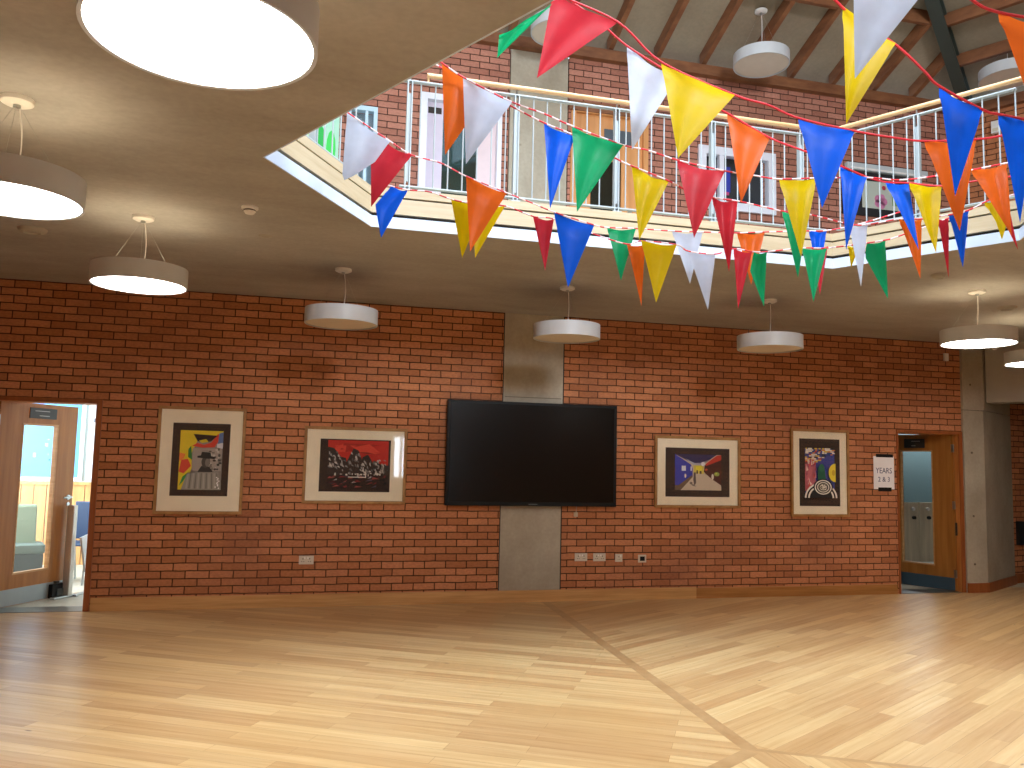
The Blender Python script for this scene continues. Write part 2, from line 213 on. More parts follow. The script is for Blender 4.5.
# ---------------------------------------------------------------- mesh helpers
class MB:
    """collects shapes in one mesh"""
    def __init__(s): s.bm = bmesh.new(); s.mats = []
    def mi(s, m):
        if m is None: return 0
        if m not in s.mats: s.mats.append(m)
        return s.mats.index(m)
    def faces(s, vs, fs, m=None, xf=None):
        i = s.mi(m); V = [s.bm.verts.new((xf @ Vector(v)) if xf else v) for v in vs]
        for f in fs:
            try: fc = s.bm.faces.new([V[k] for k in f]); fc.material_index = i
            except ValueError: pass
        return s
    def box(s, x0, x1, y0, y1, z0, z1, m=None, xf=None, bev=0):
        if bev:
            b2 = bmesh.new(); bmesh.ops.create_cube(b2, size=1)
            for v in b2.verts: v.co = Vector(((x0+x1)/2+v.co.x*(x1-x0), (y0+y1)/2+v.co.y*(y1-y0), (z0+z1)/2+v.co.z*(z1-z0)))
            bmesh.ops.bevel(b2, geom=b2.edges[:], offset=bev, segments=2, affect='EDGES', profile=.6)
            b2.verts.index_update()
            s.faces([v.co.copy() for v in b2.verts], [[v.index for v in f.verts] for f in b2.faces], m, xf); b2.free(); return s
        vs = [(x, y, z) for x in (x0, x1) for y in (y0, y1) for z in (z0, z1)]
        return s.faces(vs, [(0, 1, 3, 2), (4, 6, 7, 5), (0, 4, 5, 1), (2, 3, 7, 6), (0, 2, 6, 4), (1, 5, 7, 3)], m, xf)
    def prism(s, pts, z0, z1, m=None, xf=None):
        n = len(pts); vs = [(x, y, z0) for x, y in pts]+[(x, y, z1) for x, y in pts]
        return s.faces(vs, [tuple(range(n))[::-1], tuple(range(n, 2*n))]+[(i, (i+1) % n, n+(i+1) % n, n+i) for i in range(n)], m, xf)
    def lathe(s, prof, seg=32, m=None, xf=None, c=(0, 0)):
        vs = []; n = len(prof)
        for k in range(seg):
            a = 2*PI*k/seg
            for r, z in prof: vs.append((c[0]+r*math.cos(a), c[1]+r*math.sin(a), z))
        fs = [(k*n+j, ((k+1) % seg)*n+j, ((k+1) % seg)*n+j+1, k*n+j+1) for k in range(seg) for j in range(n-1)]
        s.faces(vs, fs, m, xf); return s
    def cyl(s, a, b, r, seg=12, m=None, r2=None):
        a, b = Vector(a), Vector(b); d = b-a; q = d.to_track_quat('Z', 'Y').to_matrix().to_4x4(); q.translation = a
        r2 = r if r2 is None else r2
        vs = [(r*math.cos(2*PI*k/seg), r*math.sin(2*PI*k/seg), 0) for k in range(seg)]+[(r2*math.cos(2*PI*k/seg), r2*math.sin(2*PI*k/seg), d.length) for k in range(seg)]
        return s.faces(vs, [tuple(range(seg))[::-1], tuple(range(seg, 2*seg))]+[(k, (k+1) % seg, seg+(k+1) % seg, seg+k) for k in range(seg)], m, q)
    def tube(s, pts, r, seg=8, m=None):
        P = [Vector(p) for p in pts]; vs = []; n = len(P)
        for i, p in enumerate(P):
            t = (P[min(i+1, n-1)]-P[max(i-1, 0)]).normalized(); u = t.cross(Vector((0, 0, 1)))
            u = u.normalized() if u.length > 1e-4 else Vector((1, 0, 0)); w = u.cross(t)
            for k in range(seg):
                a = 2*PI*k/seg; vs.append(p+u*r*math.cos(a)+w*r*math.sin(a))
        fs = [(i*seg+k, i*seg+(k+1) % seg, (i+1)*seg+(k+1) % seg, (i+1)*seg+k) for i in range(n-1) for k in range(seg)]
        fs += [tuple(range(seg))[::-1], tuple(range((n-1)*seg, n*seg))]
        return s.faces(vs, fs, m)
    def build(s, name, mat=None, parent=None, mw=None, smooth=False, kind=None, label=None, loc=None):
        """mesh verts are in the parent's local frame (or in world space / the frame mw)"""
        bmesh.ops.recalc_face_normals(s.bm, faces=s.bm.faces[:])
        me = bpy.data.meshes.new(name); s.bm.to_mesh(me); s.bm.free()
        if s.mats:
            for m in s.mats: me.materials.append(m)
        else: me.materials.append(mat)
        if smooth:
            me.polygons.foreach_set('use_smooth', [True]*len(me.polygons)); me.update()
            try: me.set_sharp_from_angle(angle=R(38))
            except Exception: pass
        o = bpy.data.objects.new(name, me); col.objects.link(o)
        if parent: o.parent = parent
        if mw is not None: o.matrix_world = mw
        if loc is not None: o.location = loc
        if kind: o['kind'] = kind
        if label: o['label'] = label
        return o

def thing(name, label, cat, loc=(0, 0, 0), rz=0, group=None, kind=None):
    o = bpy.data.objects.new(name, None); col.objects.link(o); o.empty_display_size = .1
    o.location = loc; o.rotation_euler = (0, 0, rz)
    if kind: o['kind'] = kind
    else: o['label'] = label; o['category'] = cat
    if group: o['group'] = group
    return o
def tag(o, label, cat, group=None, kind=None):
    o['label'] = label; o['category'] = cat
    if group: o['group'] = group
    if kind: o['kind'] = kind
    return o
def dup(root, loc=None, rz=None, label=None, group=None):
    r = root.copy(); col.objects.link(r)
    if loc is not None: r.location = loc
    if rz is not None: r.rotation_euler = (0, 0, rz)
    if label: r['label'] = label
    if group: r['group'] = group
    for ch in list(root.children):
        c = ch.copy(); col.objects.link(c); c.parent = r
        for gc in list(ch.children):
            d = gc.copy(); col.objects.link(d); d.parent = c
    return r
def frame_at(p, ang):
    m = Matrix.Rotation(ang, 4, 'Z'); m.translation = Vector(p); return m

def holed_wall(x0, x1, y0, y1, z0, z1, holes):
    """box wall in local x-z with rectangular through holes (hx0,hx1,hz0,hz1)"""
    mb = MB(); xs = sorted({x0, x1, *[h[0] for h in holes], *[h[1] for h in holes]}); zs = sorted({z0, z1, *[h[2] for h in holes], *[h[3] for h in holes]})
    xs = [x for x in xs if x0 <= x <= x1]; zs = [z for z in zs if z0 <= z <= z1]
    for i in range(len(xs)-1):
        runs = []
        for j in range(len(zs)-1):
            cx, cz = (xs[i]+xs[i+1])/2, (zs[j]+zs[j+1])/2
            if any(h[0] < cx < h[1] and h[2] < cz < h[3] for h in holes): continue
            if runs and abs(runs[-1][1]-zs[j]) < 1e-6: runs[-1][1] = zs[j+1]
            else: runs.append([zs[j], zs[j+1]])
        for a, b in runs: mb.box(xs[i], xs[i+1], y0, y1, a, b)
    return mb

# ---------------------------------------------------------------- the setting: plan of the atrium
ZC, ZG, ZE = 3.15, 3.43, 6.20          # lower soffit, gallery floor, top of the upper brickwork
APEX = Vector((-.1, -4.7))
c60, s60 = .5, math.sin(R(60))
# outer hexagon (long sides 12, short sides 2.36), clockwise seen from above from the left end of the back wall
OUT = [(-6.13, 0), (5.95, 0)]
OUT.append((5.95+2.36*c60, -2.36*s60)); OUT.append((OUT[-1][0]-12.08*c60, OUT[-1][1]-12.08*s60))
OUT.append((OUT[-1][0]-2.36, OUT[-1][1])); OUT.append((OUT[-1][0]-12.08*c60, OUT[-1][1]+12.08*s60))
# opening in the slab
OPN = [(-2.05, -2.98), (1.71, -2.98), (2.385, -4.15), (.56, -7.48), (-.95, -7.48), (-2.737, -4.17)]
def inset(poly, d):
    """move every edge of a clockwise polygon by d towards its outside (d>0)"""
    n = len(poly); L = []
    for i in range(n):
        a, b = Vector(poly[i]), Vector(poly[(i+1) % n]); t = (b-a).normalized(); nn = Vector((-t.y, t.x))
        L.append((a+nn*d, t))
    out = []
    for i in range(n):
        (p, t), (q, u) = L[i-1], L[i]; den = t.x*u.y-t.y*u.x; k = ((q.x-p.x)*u.y-(q.y-p.y)*u.x)/den; out.append(tuple(p+t*k))
    return out
def ring(mb, outer, inner, z0, z1, m=None):
    n = len(outer)
    for i in range(n):
        j = (i+1) % n; mb.prism([outer[i], outer[j], inner[j], inner[i]], z0, z1, m)
    return mb

BRK = M['brick']
# floor: three fields of oak boards meeting under the middle of the atrium, each edged by a border board
fm = MB(); Cf = Vector((-.103, -4.66)); seamN = Vector((.17, .3))
d1 = (seamN-Cf).normalized(); dL = Vector((math.cos(R(212)), math.sin(R(212)))); dR = Vector((math.cos(R(-30)), math.sin(R(-30))))
far = 14
def hwid(d, w): return Vector((-d.y, d.x))*w
bw = .09
pA, pB, pC = Cf+dL*far, seamN, Cf+dR*far
quad = lambda a, b, c, d, m: fm.faces([(*a, 0), (*b, 0), (*c, 0), (*d, 0)], [(0, 1, 2, 3)], m)
fm.faces([(*Cf, 0), (*seamN, 0), (-9, .3, 0), (-13, -12, 0), (*pA, 0)], [(0, 1, 2, 3, 4)], M['planks_l'])
e1 = Vector((d1.y, -d1.x))*bw
fm.faces([(*(Cf+e1), 0), (*(seamN+e1), 0), (12, .3, 0), (13, -2, 0), (*(pC+hwid(dR, bw)), 0), (*(Cf+e1), 0)][:5], [(0, 1, 2, 3, 4)], M['planks_r'])
quad(Cf, seamN, seamN+e1, Cf+e1, M['border'])
quad(Cf, Cf+e1, pC+hwid(dR, bw), pC, M['border'])
q1 = Vector((-dL.y, dL.x))*bw
fm.faces([(*(Cf+q1), 0), (*(pA+q1), 0), (0, -16, 0), (*pC, 0), (*Cf, 0)], [(0, 1, 2, 3, 4)], M['planks_b'])
quad(Cf, pA, pA+q1, Cf+q1, M['border'])
fm.build('floor', kind='structure')
MB().box(-7.6, -3.3, .3, 4.2, -.06, 0).build('floor_left_room', M['lino'], kind='structure')
MB().box(4.3, 9.3, .3, 4.2, -.06, -.0005).build('floor_right_room', M['lino'], kind='structure')

# lower soffit slab around the opening
sl = MB(); ring(sl, inset(OUT, .3), inset(OPN, .008), ZC, 3.20, M['soffit']); ring(sl, inset(OUT, .3), inset(OPN, .06), 3.20, ZG-.02, M['soffit']); sl.build('ceiling', kind='structure')
MB().prism([(6.12, .25), (9.2, .25), (9.2, -3.2), (7.55, -2.3)], 3.15, 3.4).build('ceiling_corridor', M['soffit'], kind='structure')
MB().box(6.3, 9.2, .25, 2.0, 2.75, 3.4).build('ceiling_corridor_rear', M['soffit'], kind='structure')
gf = MB(); ring(gf, inset(OUT, 0), inset(OPN, .16), ZG-.02, ZG, M['lino']); gf.build('floor_gallery', kind='structure')
# fascia of the opening: pale edge strip, recess, oak board, oak nosing
ring(MB(), inset(OPN, .008), inset(OPN, -.002), ZC, 3.232).build('trim_edge_strip', M['strip'], kind='structure')
ring(MB(), inset(OPN, .058), inset(OPN, .035), 3.201, 3.29).build('trim_recess', M['dark'], kind='structure')
ring(MB(), inset(OPN, .055), inset(OPN, .004), 3.258, 3.370).build('trim_fascia_board', M['fascia_oak'], kind='structure')
ring(MB(), inset(OPN, .055), inset(OPN, .035), 3.371, 3.385).build('trim_joint', M['dark'], kind='structure')
ring(MB(), inset(OPN, .14), inset(OPN, .010), 3.386, 3.446).build('trim_nosing', M['fascia_oak'], kind='structure')

# walls
DL = (-5.31, -4.38, 0, 1.99); DR = (4.75, 5.67, 0, 1.985)
CX0, CX1 = -.33, .38
LWX = 6.0
holes = [DL, DR, (CX0, CX1, 0, ZE), (-1.33, -.41, ZG, 5.55), (.41, 1.37, ZG, 5.62), (2.02, 3.06, 4.58, 5.35), (-2.12, -1.80, 4.2, 5.3)]
holed_wall(-6.5, 5.72, 0, .28, 0, ZC, [h for h in holes if h[2] < 1 or h[2] == 0]).build('wall_back', BRK, kind='structure')
holed_wall(-6.5, 6.2, 0, .28, ZC, ZE, holes[2:]).build('wall_back_upper', brick_mat('upper_brick_light_tone', c1='#b8806c', c2='#9a6452', dark='#7a5248', mortar='#43291f'), kind='structure')  # same brick as below, its cooler, duskier light put into the colours
def side_wall(name, i, z0, z1, hs=(), trim=(0, 0)):
    a, b = Vector(OUT[i]), Vector(OUT[(i+1) % 6]); L = (b-a).length; ang = math.atan2(b.y-a.y, b.x-a.x)
    holed_wall(trim[0], L-trim[1], 0, .25, z0, z1, list(hs)).build(name, BRK, mw=frame_at((a.x, a.y, 0), ang), kind='structure')
    return frame_at((a.x, a.y, 0), ang)
side_wall('wall_right_upper', 1, ZG, ZE); side_wall('wall_right_long', 2, 0, ZE)
WREAR = side_wall('wall_rear', 3, 0, ZE, [(.30, 1.20, 1.0, 2.1), (.2, 2.1, 4.3, 6.0)]); side_wall('wall_left_long', 4, 0, ZE); side_wall('wall_left', 5, 0, ZE)  # upper rear opening is added to let the high fill in

# rooms behind the two doors
holed_wall(-7.6, -3.3, 3.6, 3.7, 0, 2.7, []).build('wall_left_room_rear', plain('#dbe6ea', .8), kind='structure')
MB().box(-3.4, -3.3, .28, 3.6, 0, 2.7).build('wall_left_room_right', plain('#e3e8e6', .8), kind='structure')
MB().box(-7.7, -7.6, .28, 3.7, 0, 2.7).build('wall_left_room_left', plain('#dde4e6', .8), kind='structure')
MB().box(-7.7, -3.3, .28, 3.7, 2.7, 2.8).build('ceiling_left_room', plain('#e6e6e0', .8), kind='structure')
wm = MB()
x = -7.55
while x < -3.5: wm.box(x, x+.145, 3.57, 3.598, 0, 1.06); x += .155
wm.box(-7.6, -3.4, 3.55, 3.6, 1.06, 1.10); wm.build('trim_left_room_boarding', wood_mat('pine_boarding', '#e0ac72', '#cc9258', .5, (12, 12, 1), 1), kind='structure')
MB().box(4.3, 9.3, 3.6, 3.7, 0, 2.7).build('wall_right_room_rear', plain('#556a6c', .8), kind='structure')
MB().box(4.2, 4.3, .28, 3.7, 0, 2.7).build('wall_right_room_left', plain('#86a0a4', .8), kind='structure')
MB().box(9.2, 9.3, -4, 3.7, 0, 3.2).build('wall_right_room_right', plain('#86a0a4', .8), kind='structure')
MB().box(4.2, 9.3, 2.0, 3.7, 2.7, 2.8).build('ceiling_right_room', plain('#b8b8b0', .8), kind='structure')
MB().box(4.2, 6.4, .28, 2.0, 2.7, 2.8).build('ceiling_right_room_front', plain('#b8b8b0', .8), kind='structure')
# corridor beyond the angled column
cw = frame_at((6.98, .60, 0), R(12))
MB().box(0, 2.6, 0, .12, 0, 2.75).build('wall_corridor', brick_mat('corridor_brick'), mw=cw, kind='structure')
MB().box(0, 2.5, -.018, 0, 0, .125).build('baseboard_corridor', M['lining'], mw=cw, kind='structure')
MB().prism([(7.13, -2.04), (9.2, -3.2), (9.2, -3.4), (7.13, -2.3)], 0, 3.15).build('wall_corridor_front', BRK, kind='structure')

# baseboards on the back wall, in two runs with a joint at x = 1.95
bb = MB().box(-4.325, CX0, -.02, 0, 0, .125).box(CX0, 2.0, -.022, 0, 0, .125)
bb.build('baseboard_back', M['skirting'], kind='structure')
MB().box(2.003, 4.70, -.02, 0, 0, .118).build('baseboard_back_right', wood_mat('skirting_oak_dark', '#b67f44', '#96642f', .5, (1.5, 30, 30), 1), kind='structure')

# concrete columns
cm = MB(); cm.box(CX0+.012, CX1-.012, .004, .3, 0, ZE+.1); c_ = cm.build('concrete_column', M['concrete'])
tag(c_, 'flush grey concrete column running up the brick wall behind the big screen', 'column')
MB().box(-.30, .35, -.001, .006, 2.215, 2.222).build('day_joint', plain('#6d6250', .8), parent=c_, label='thin dark horizontal joint line')
mbj = MB()
for x in (CX0, CX1): mbj.box(x-.008, x+.012 if x < 0 else x+.008, .001, .02, .12, ZC)
mbj.build('edge_joint', M['dark'], parent=c_, label='dark joint beside the brick')  # dark strips down both edges of the column
cc = MB(); CP = [(5.725, -.03), (6.035, -.03), (7.06, .56), (6.98, .78), (5.725, .5)]
cc.prism(CP, 0, 2.29).prism([(5.722, -.036), (6.045, -.036), (7.04, .54), (6.97, .78), (5.722, .5)], 2.296, ZC)
cc = cc.build('concrete_column', M['concrete'])
tag(cc, 'angled grey concrete column right of the right hand door', 'column')
MB().prism([(5.735, -.02), (5.97, -.02), (6.8, .42), (6.7, .6), (5.735, .5)], 2.288, 2.298).build('day_joint', M['dark'], parent=cc, label='dark horizontal joint line')
MB().prism([(5.72, -.05), (6.04, -.05), (7.08, .548), (7.06, .56), (6.035, -.03), (5.72, -.03)], 0, .118).build('skirting', M['lining'], parent=cc, label='orange brown timber skirting')
ah = MB()
for (hx, hz) in ((5.84, 2.62), (5.84, 1.75), (5.84, .95), (5.84, .35)): ah.cyl((hx, -.037, hz), (hx, -.029, hz), .014, 12)
ah.build('tie_hole', plain('#6a5d4c', .8), parent=cc, label='round formwork tie marks')
# downstand beam over the corridor mouth
bmn = MB(); a0 = Vector((6.10, -.02)); dv = Vector((c60, -s60)); nv = Vector((s60, c60)); pts = [a0, a0+dv*2.2, a0+dv*2.2+nv*.35, a0+nv*.35]
bmn.prism([tuple(q) for q in pts], 2.40, ZC); bo = bmn.build('trim_downstand_beam', plain('#a69f92', .7), kind='structure')

# upper floor: roof facets, rafters, eaves, steel hips
ZR = 6.325; SL = .38
def roofz(x, y): return ZR-SL*y
apz = ZR+SL*4.7
inner_t = .40                                    # the rooflight takes the middle 40 %
rf = MB(); N6 = 6
for i in range(6):
    a, b = Vector(OUT[i]), Vector(OUT[(i+1) % 6])
    ai, bi = APEX+(a-APEX)*inner_t, APEX+(b-APEX)*inner_t; zi = ZR+(apz-ZR)*(1-inner_t)
    ao, bo_ = APEX+(a-APEX)*1.05, APEX+(b-APEX)*1.05; zo = ZR-(apz-ZR)*.05
    off = .16
    rf.faces([(*ao, zo+off), (*bo_, zo+off), (*bi, zi+off), (*ai, zi+off), (*ao, zo+off+.15), (*bo_, zo+off+.15), (*bi, zi+off+.15), (*ai, zi+off+.15)],
             [(0, 1, 2, 3), (7, 6, 5, 4), (0, 4, 5, 1), (1, 5, 6, 2), (2, 6, 7, 3), (3, 7, 4, 0)])
rf.build('ceiling_upper', M['plaster'], kind='structure')
# rooflight: glazing bars and panes
rg = MB(); zi = ZR+(apz-ZR)*(1-inner_t)+.2
for i in range(6):
    ai = APEX+(Vector(OUT[i])-APEX)*inner_t; bi = APEX+(Vector(OUT[(i+1) % 6])-APEX)*inner_t
    rg.cyl((*ai, zi), (*bi, zi), .05, 6); rg.cyl((*ai, zi), (*APEX, zi+.9), .04, 6)
wn = rg.build('window_3', M['white_metal'], kind='structure')
pg = MB()
for i in range(6):
    ai = APEX+(Vector(OUT[i])-APEX)*inner_t; bi = APEX+(Vector(OUT[(i+1) % 6])-APEX)*inner_t
    pg.faces([(*ai, zi), (*bi, zi), (*APEX, zi+.9)], [(0, 1, 2)])
pg.build('window_glass', M['glass'], parent=wn)
# eaves beams
ev = MB().box(-6.2, 6.0, -.09, .0, ZE, ZR); ev = ev.build('eaves_beam', M['rafter'])
tag(ev, 'long brown timber eaves beam along the top of the gallery back wall', 'beam')
a, b = Vector(OUT[1]), Vector(OUT[2]); ang = math.atan2(b.y-a.y, b.x-a.x)
e2 = MB().box(0.06, 2.3, -.09, 0, ZE, ZR).build('eaves_beam', M['rafter'], mw=frame_at((a.x, a.y, 0), ang))
tag(e2, 'short brown eaves beam at far right, beyond the green steel rafter', 'beam')
for nm, i in (('trim_eaves_left', 5), ('trim_eaves_left_long', 4), ('trim_eaves_right_long', 2), ('trim_eaves_rear', 3)):
    a, b = Vector(OUT[i]), Vector(OUT[(i+1) % 6]); MB().box(0.1, (b-a).length-.1, -.09, 0, ZE, ZR+.05).build(nm, M['rafter'], mw=frame_at((a.x, a.y, 0), math.atan2(b.y-a.y, b.x-a.x)), kind='structure')
rx = [-1.53+.6*k for k in range(12)]
hipx = lambda y: 5.95+(APEX.x-5.95)*(-y/4.7)
ords = ['first', 'second', 'third', 'fourth', 'fifth', 'sixth', 'seventh', 'eighth', 'ninth', 'tenth', 'eleventh', 'twelfth']
vis = [x for x in rx if x > -.1]
for x in rx:
    yend = -3.0
    if x > hipx(-3.0): yend = -(5.95-x)/(5.95-APEX.x)*4.7+.02
    if yend > -.1: continue
    vs = []
    for y in (0, yend):
        z = roofz(x, y)
        vs += [(x-.03, y, z-.0), (x+.03, y, z-.0), (x+.03, y, z+.155), (x-.03, y, z+.155)]
    r_ = MB().faces(vs, [(0, 1, 2, 3), (7, 6, 5, 4), (0, 4, 5, 1), (1, 5, 6, 2), (2, 6, 7, 3), (3, 7, 4, 0)]).build('rafter', M['rafter'])
    k = len([q for q in rx if q > x and q < 5.2])
    tag(r_, '%s sloping timber rafter above the gallery, counted leftwards from the green steel rafter' % ords[k], 'rafter', 'timber rafters of the gallery roof')
# trimmers between the rafters
for j, (x0, x1, w) in enumerate(((1.5+.62, 3.23, 'between the pendant canopy and the tall yellow flag'), (3.9, 4.45, 'beside the green steel rafter'))):
    z = roofz(0, -1.02)
    tag(MB().box(x0, x1, -1.05, -1.0, z+.0, z+.16).build('roof_trimmer', M['rafter']), 'thin horizontal timber trimmer '+w, 'beam', 'roof trimmers')
# green steel hip rafter
hd = Vector((APEX.x-5.95, APEX.y-0)); hl = hd.length; ha = math.atan2(hd.y, hd.x); pitch = math.atan2(apz-ZR, hl)
hm = frame_at((5.95, 0, ZR-.02), ha) @ Matrix.Rotation(-pitch, 4, 'Y')
h = MB().box(0, hl*.6, -.07, .07, -.02, .0).box(0, hl*.6, -.07, .07, .14, .16).box(0, hl*.6, -.02, .02, 0, .14)
tag(h.build('steel_rafter', M['beam_green'], mw=hm), 'dark green steel rafter rising from the right corner of the roof', 'beam')
# purlins of the right facet, parallel to its eaves
A1, B1 = Vector(OUT[1]), Vector(OUT[2])
for k, t in enumerate((.115, .215)):
    a, b = A1+(APEX-A1)*t, B1+(APEX-B1)*t; z = ZR+(apz-ZR)*t; d = b-a
    o = MB().box(.03, d.length, -.03, .03, -.0, .15).build('purlin', M['rafter'], mw=frame_at((a.x, a.y, z), math.atan2(d.y, d.x)))
    tag(o, ('lower' if k == 0 else 'upper')+' brown timber purlin right of the green steel rafter', 'beam', 'purlins right of the steel rafter')

# ---------------------------------------------------------------- railings round the opening
def railing(a, b, label, posts, ends=(0, 0), bal=.1085, hand=(0, 0)):
    a, b = Vector(a), Vector(b); L = (b-a).length; ang = math.atan2(b.y-a.y, b.x-a.x)
    t = thing('railing', label, 'railing', (a.x, a.y, ZG), ang)
    z0, zt = 3.492-ZG, 4.298-ZG
    MB().box(ends[0], L-ends[1], -.02, .02, zt-.012, zt, bev=.003).build('top_rail', M['white_metal'], t)
    MB().box(ends[0], L-ends[1], -.02, .02, z0-.006, z0+.006, bev=.003).build('bottom_rail', M['white_metal'], t)
    hx0, hx1 = hand; hz = 4.356-ZG
    n = 14; vs = []
    for x in (hx0, L-hx1):
        for k in range(n): vs.append((x, (.02*math.cos(2*PI*k/n)), hz+.019*math.sin(2*PI*k/n)))
    MB().faces(vs, [tuple(range(n)), tuple(range(n, 2*n))]+[(k, (k+1) % n, n+(k+1) % n, n+k) for k in range(n)]).cyl((hx0+.01, 0, hz-.06), (hx0+.01, 0, hz), .008, 8).build('handrail', M['handrail'], t, smooth=True)
    for x in posts:
        p = MB().box(x-.020, x-.011, -.022, .022, .03, zt-.012).box(x+.011, x+.020, -.022, .022, .03, zt-.012).box(x-.011, x+.011, -.008, .008, .1, zt-.1)
        po = p.build('post', M['white_metal'], t)
        MB().cyl((x, 0, zt-.02), (x, 0, hz-.02), .007, 8).build('bracket', M['steel'], po)
        MB().box(x-.035, x+.035, -.04, .04, 0.022, .034).build('base_plate', M['white_metal'], po)
    n = int((L-ends[0]-ends[1])/bal)
    for k in range(n+1):
        x = ends[0]+.03+k*bal
        if x > L-ends[1] or any(abs(x-q) < .045 for q in posts): continue
        MB().cyl((x, 0, z0), (x, 0, zt-.01), .0055, 8).build('baluster', M['white_metal'], t)
    return t
RL = inset(OPN, .08)
def rel(x): return x-RL[0][0]
railing(RL[0], RL[1], 'white metal balustrade with oak handrail along the back edge of the opening', [rel(x) for x in (-1.80, -.985, -.17, .66, 1.47)], (.24, .06), hand=(.42, .0))
railing(RL[1], RL[2], 'short angled white balustrade with oak handrail at right of the opening', [.70], (.05, .05))
railing(RL[5], RL[0], 'short angled white balustrade at left, in front of the green and pink poster', [.70], (.05, .16), hand=(.05, .4))
railing(RL[2], RL[3], 'white balustrade turning towards the viewer at the far right edge', [.5, 1.35, 2.2, 3.05], (.05, .05))

# ---------------------------------------------------------------- pendant lamps
def pendant(loc, label, lit=True, H=.5, rot=.3):
    """loc = ceiling point; drum 0.67 m wide, bottom H below the ceiling"""
    t = thing('pendant_lamp', label, 'lamp', loc, rot, 'round drum pendant lamps')
    r = .312; zb = -H; zt = -H+.13
    MB().lathe([(r-.012, zb+.002), (r, zb), (r, zt), (r-.012, zt), (r-.012, zb+.02)], 56).build('lamp_shade', M['shade'], t, smooth=True)
    MB().lathe([(0, zb+.006), (r*.7, zb+.006), (r-.012, zb+.008)], 56).build('diffuser', M['lit'] if lit else M['off'], t, smooth=True, label='glowing white diffuser' if lit else 'unlit off-white diffuser')
    MB().lathe([(r-.06, zt-.02), (r-.012, zt-.02)], 48).build('uplight_ring', M['uplight'] if lit else M['off'], t)
    MB().lathe([(0, zt-.018), (r-.06, zt-.018)], 48).build('gear_tray', M['white'], t)
    c = MB().lathe([(0, -.03), (.05, -.03), (.07, -.02), (.072, -.0), (0, 0)], 32).build('canopy', M['white'], t, smooth=True)
    MB().cyl((0, 0, -.045), (0, 0, -.03), .016, 16).build('cable_gland', M['steel'], c)
    for k in range(3):
        a = 2*PI*k/3+.4
        MB().cyl((.012*math.cos(a), .012*math.sin(a), -.03), (.25*math.cos(a), .25*math.sin(a), zt-.018), .0008, 6).build('suspension_wire', M['steel'], t)
    pts = [(.01+.02*math.sin(q*3.0), .015*math.sin(q*2), -.03+(zt+.01)*q/1.0) for q in [i/12 for i in range(13)]]
    MB().tube(pts, .0035, 6).build('power_cord', M['white'], t)
    return t
pendant((-2.80, -6.45, ZC), 'largest and nearest lit drum pendant lamp at top left', True, .49)
pendant((-3.83, -4.60, ZC), 'lit drum pendant lamp cut by the left edge of the picture', True, .49)
pendant((-3.595, -2.70, ZC), 'lit drum pendant lamp above the portrait shaped picture at left', True, .49)
pendant((-2.165, -1.55, ZC), 'unlit drum pendant lamp above the red mountain picture', False, .49)
pendant((-.10, -1.52, ZC), 'unlit drum pendant lamp in front of the concrete column over the screen', False, .49)
pendant((1.95, -1.65, ZC), 'unlit drum pendant lamp above the blue and red interior picture', False, .49)
pendant((3.43, -2.68, ZC), 'lit drum pendant lamp in front of the angled column top at right', True, .49)
pendant((5.08, -1.76, ZC), 'lit drum pendant lamp cut by the right edge, before the downstand beam', True, .49)
pendant((2.62, -6.45, ZC), 'added lit drum pendant lamp on the near right side of the opening, outside the picture', True, .49)  # this and the next three lamps are added, unseen, to light the wall
pendant((3.62, -4.60, ZC), 'added lit drum pendant lamp on the right side of the opening, outside the picture', True, .49)
pendant((-1.35, -9.6, ZC), 'added lit drum pendant lamp behind the viewer at left', True, .49)
pendant((1.15, -9.6, ZC), 'added lit drum pendant lamp behind the viewer at right', True, .49)
zA = roofz(0, -.69)+.155
pendant((2.46, -.69, zA), 'unlit drum pendant lamp hanging from the timber roof above the gallery', False, .66)
pendant((.04, -.69, zA), 'unlit drum pendant lamp mostly hidden behind the large red flag', False, .66)
pendant((5.6, -1.0, ZR+.345), 'unlit drum pendant lamp above the gallery at the far right edge', False, .45)

# ---------------------------------------------------------------- ceiling fittings
def ceil_disc(name, loc, label, cat, r, h):
    t = thing(name, label, cat, loc)
    MB().lathe([(0, -h*.6), (r*.55, -h*.6), (r*.6, -h), (r*.9, -h*.7), (r, 0), (0, 0)], 32).build('housing', plain('#a9a397', .6), t, smooth=True)
    MB().lathe([(0, -h*.61-.001), (r*.5, -h*.61-.001)], 24).build('grille', plain('#a09a90', .6), t)
    return t
def smoke(loc, label):
    t = thing('smoke_detector', label, 'detector', loc)
    MB().lathe([(0, 0), (.055, 0), (.055, -.012), (.045, -.018), (0, -.018)], 28).build('base', M['white'], t, smooth=True)
    MB().lathe([(.036, -.018), (.040, -.03), (.028, -.045), (0, -.047)], 28).build('sensor_head', M['white'], t, smooth=True)
    MB().lathe([(.041, -.022), (.041, -.027), (.0, -.027)], 28).build('vent_slot', M['dark'], t)
smoke((-2.863, -3.18, ZC), 'small white smoke detector on the concrete ceiling at left')
ceil_disc('ceiling_speaker', (-4.46, -2.08, ZC), 'flat round ceiling speaker behind the left edge lamp', 'speaker', .10, .03)
ceil_disc('ceiling_speaker', (4.28, -2.17, ZC), 'round ceiling speaker just right of the lit lamp canopy', 'speaker', .09, .03)
ceil_disc('ceiling_vent', (2.64, -3.10, ZC), 'small round ceiling fitting behind the pink flag near the opening edge', 'fitting', .06, .035)
ceil_disc('ceiling_blank_plate', (-2.79, -2.46, ZC), 'faint round blank plate on the ceiling below the smoke detector', 'fitting', .05, .006)
t = thing('motion_sensor', 'small white motion sensor high on the brick beside the angled column', 'sensor', (5.50, 0, 2.96))
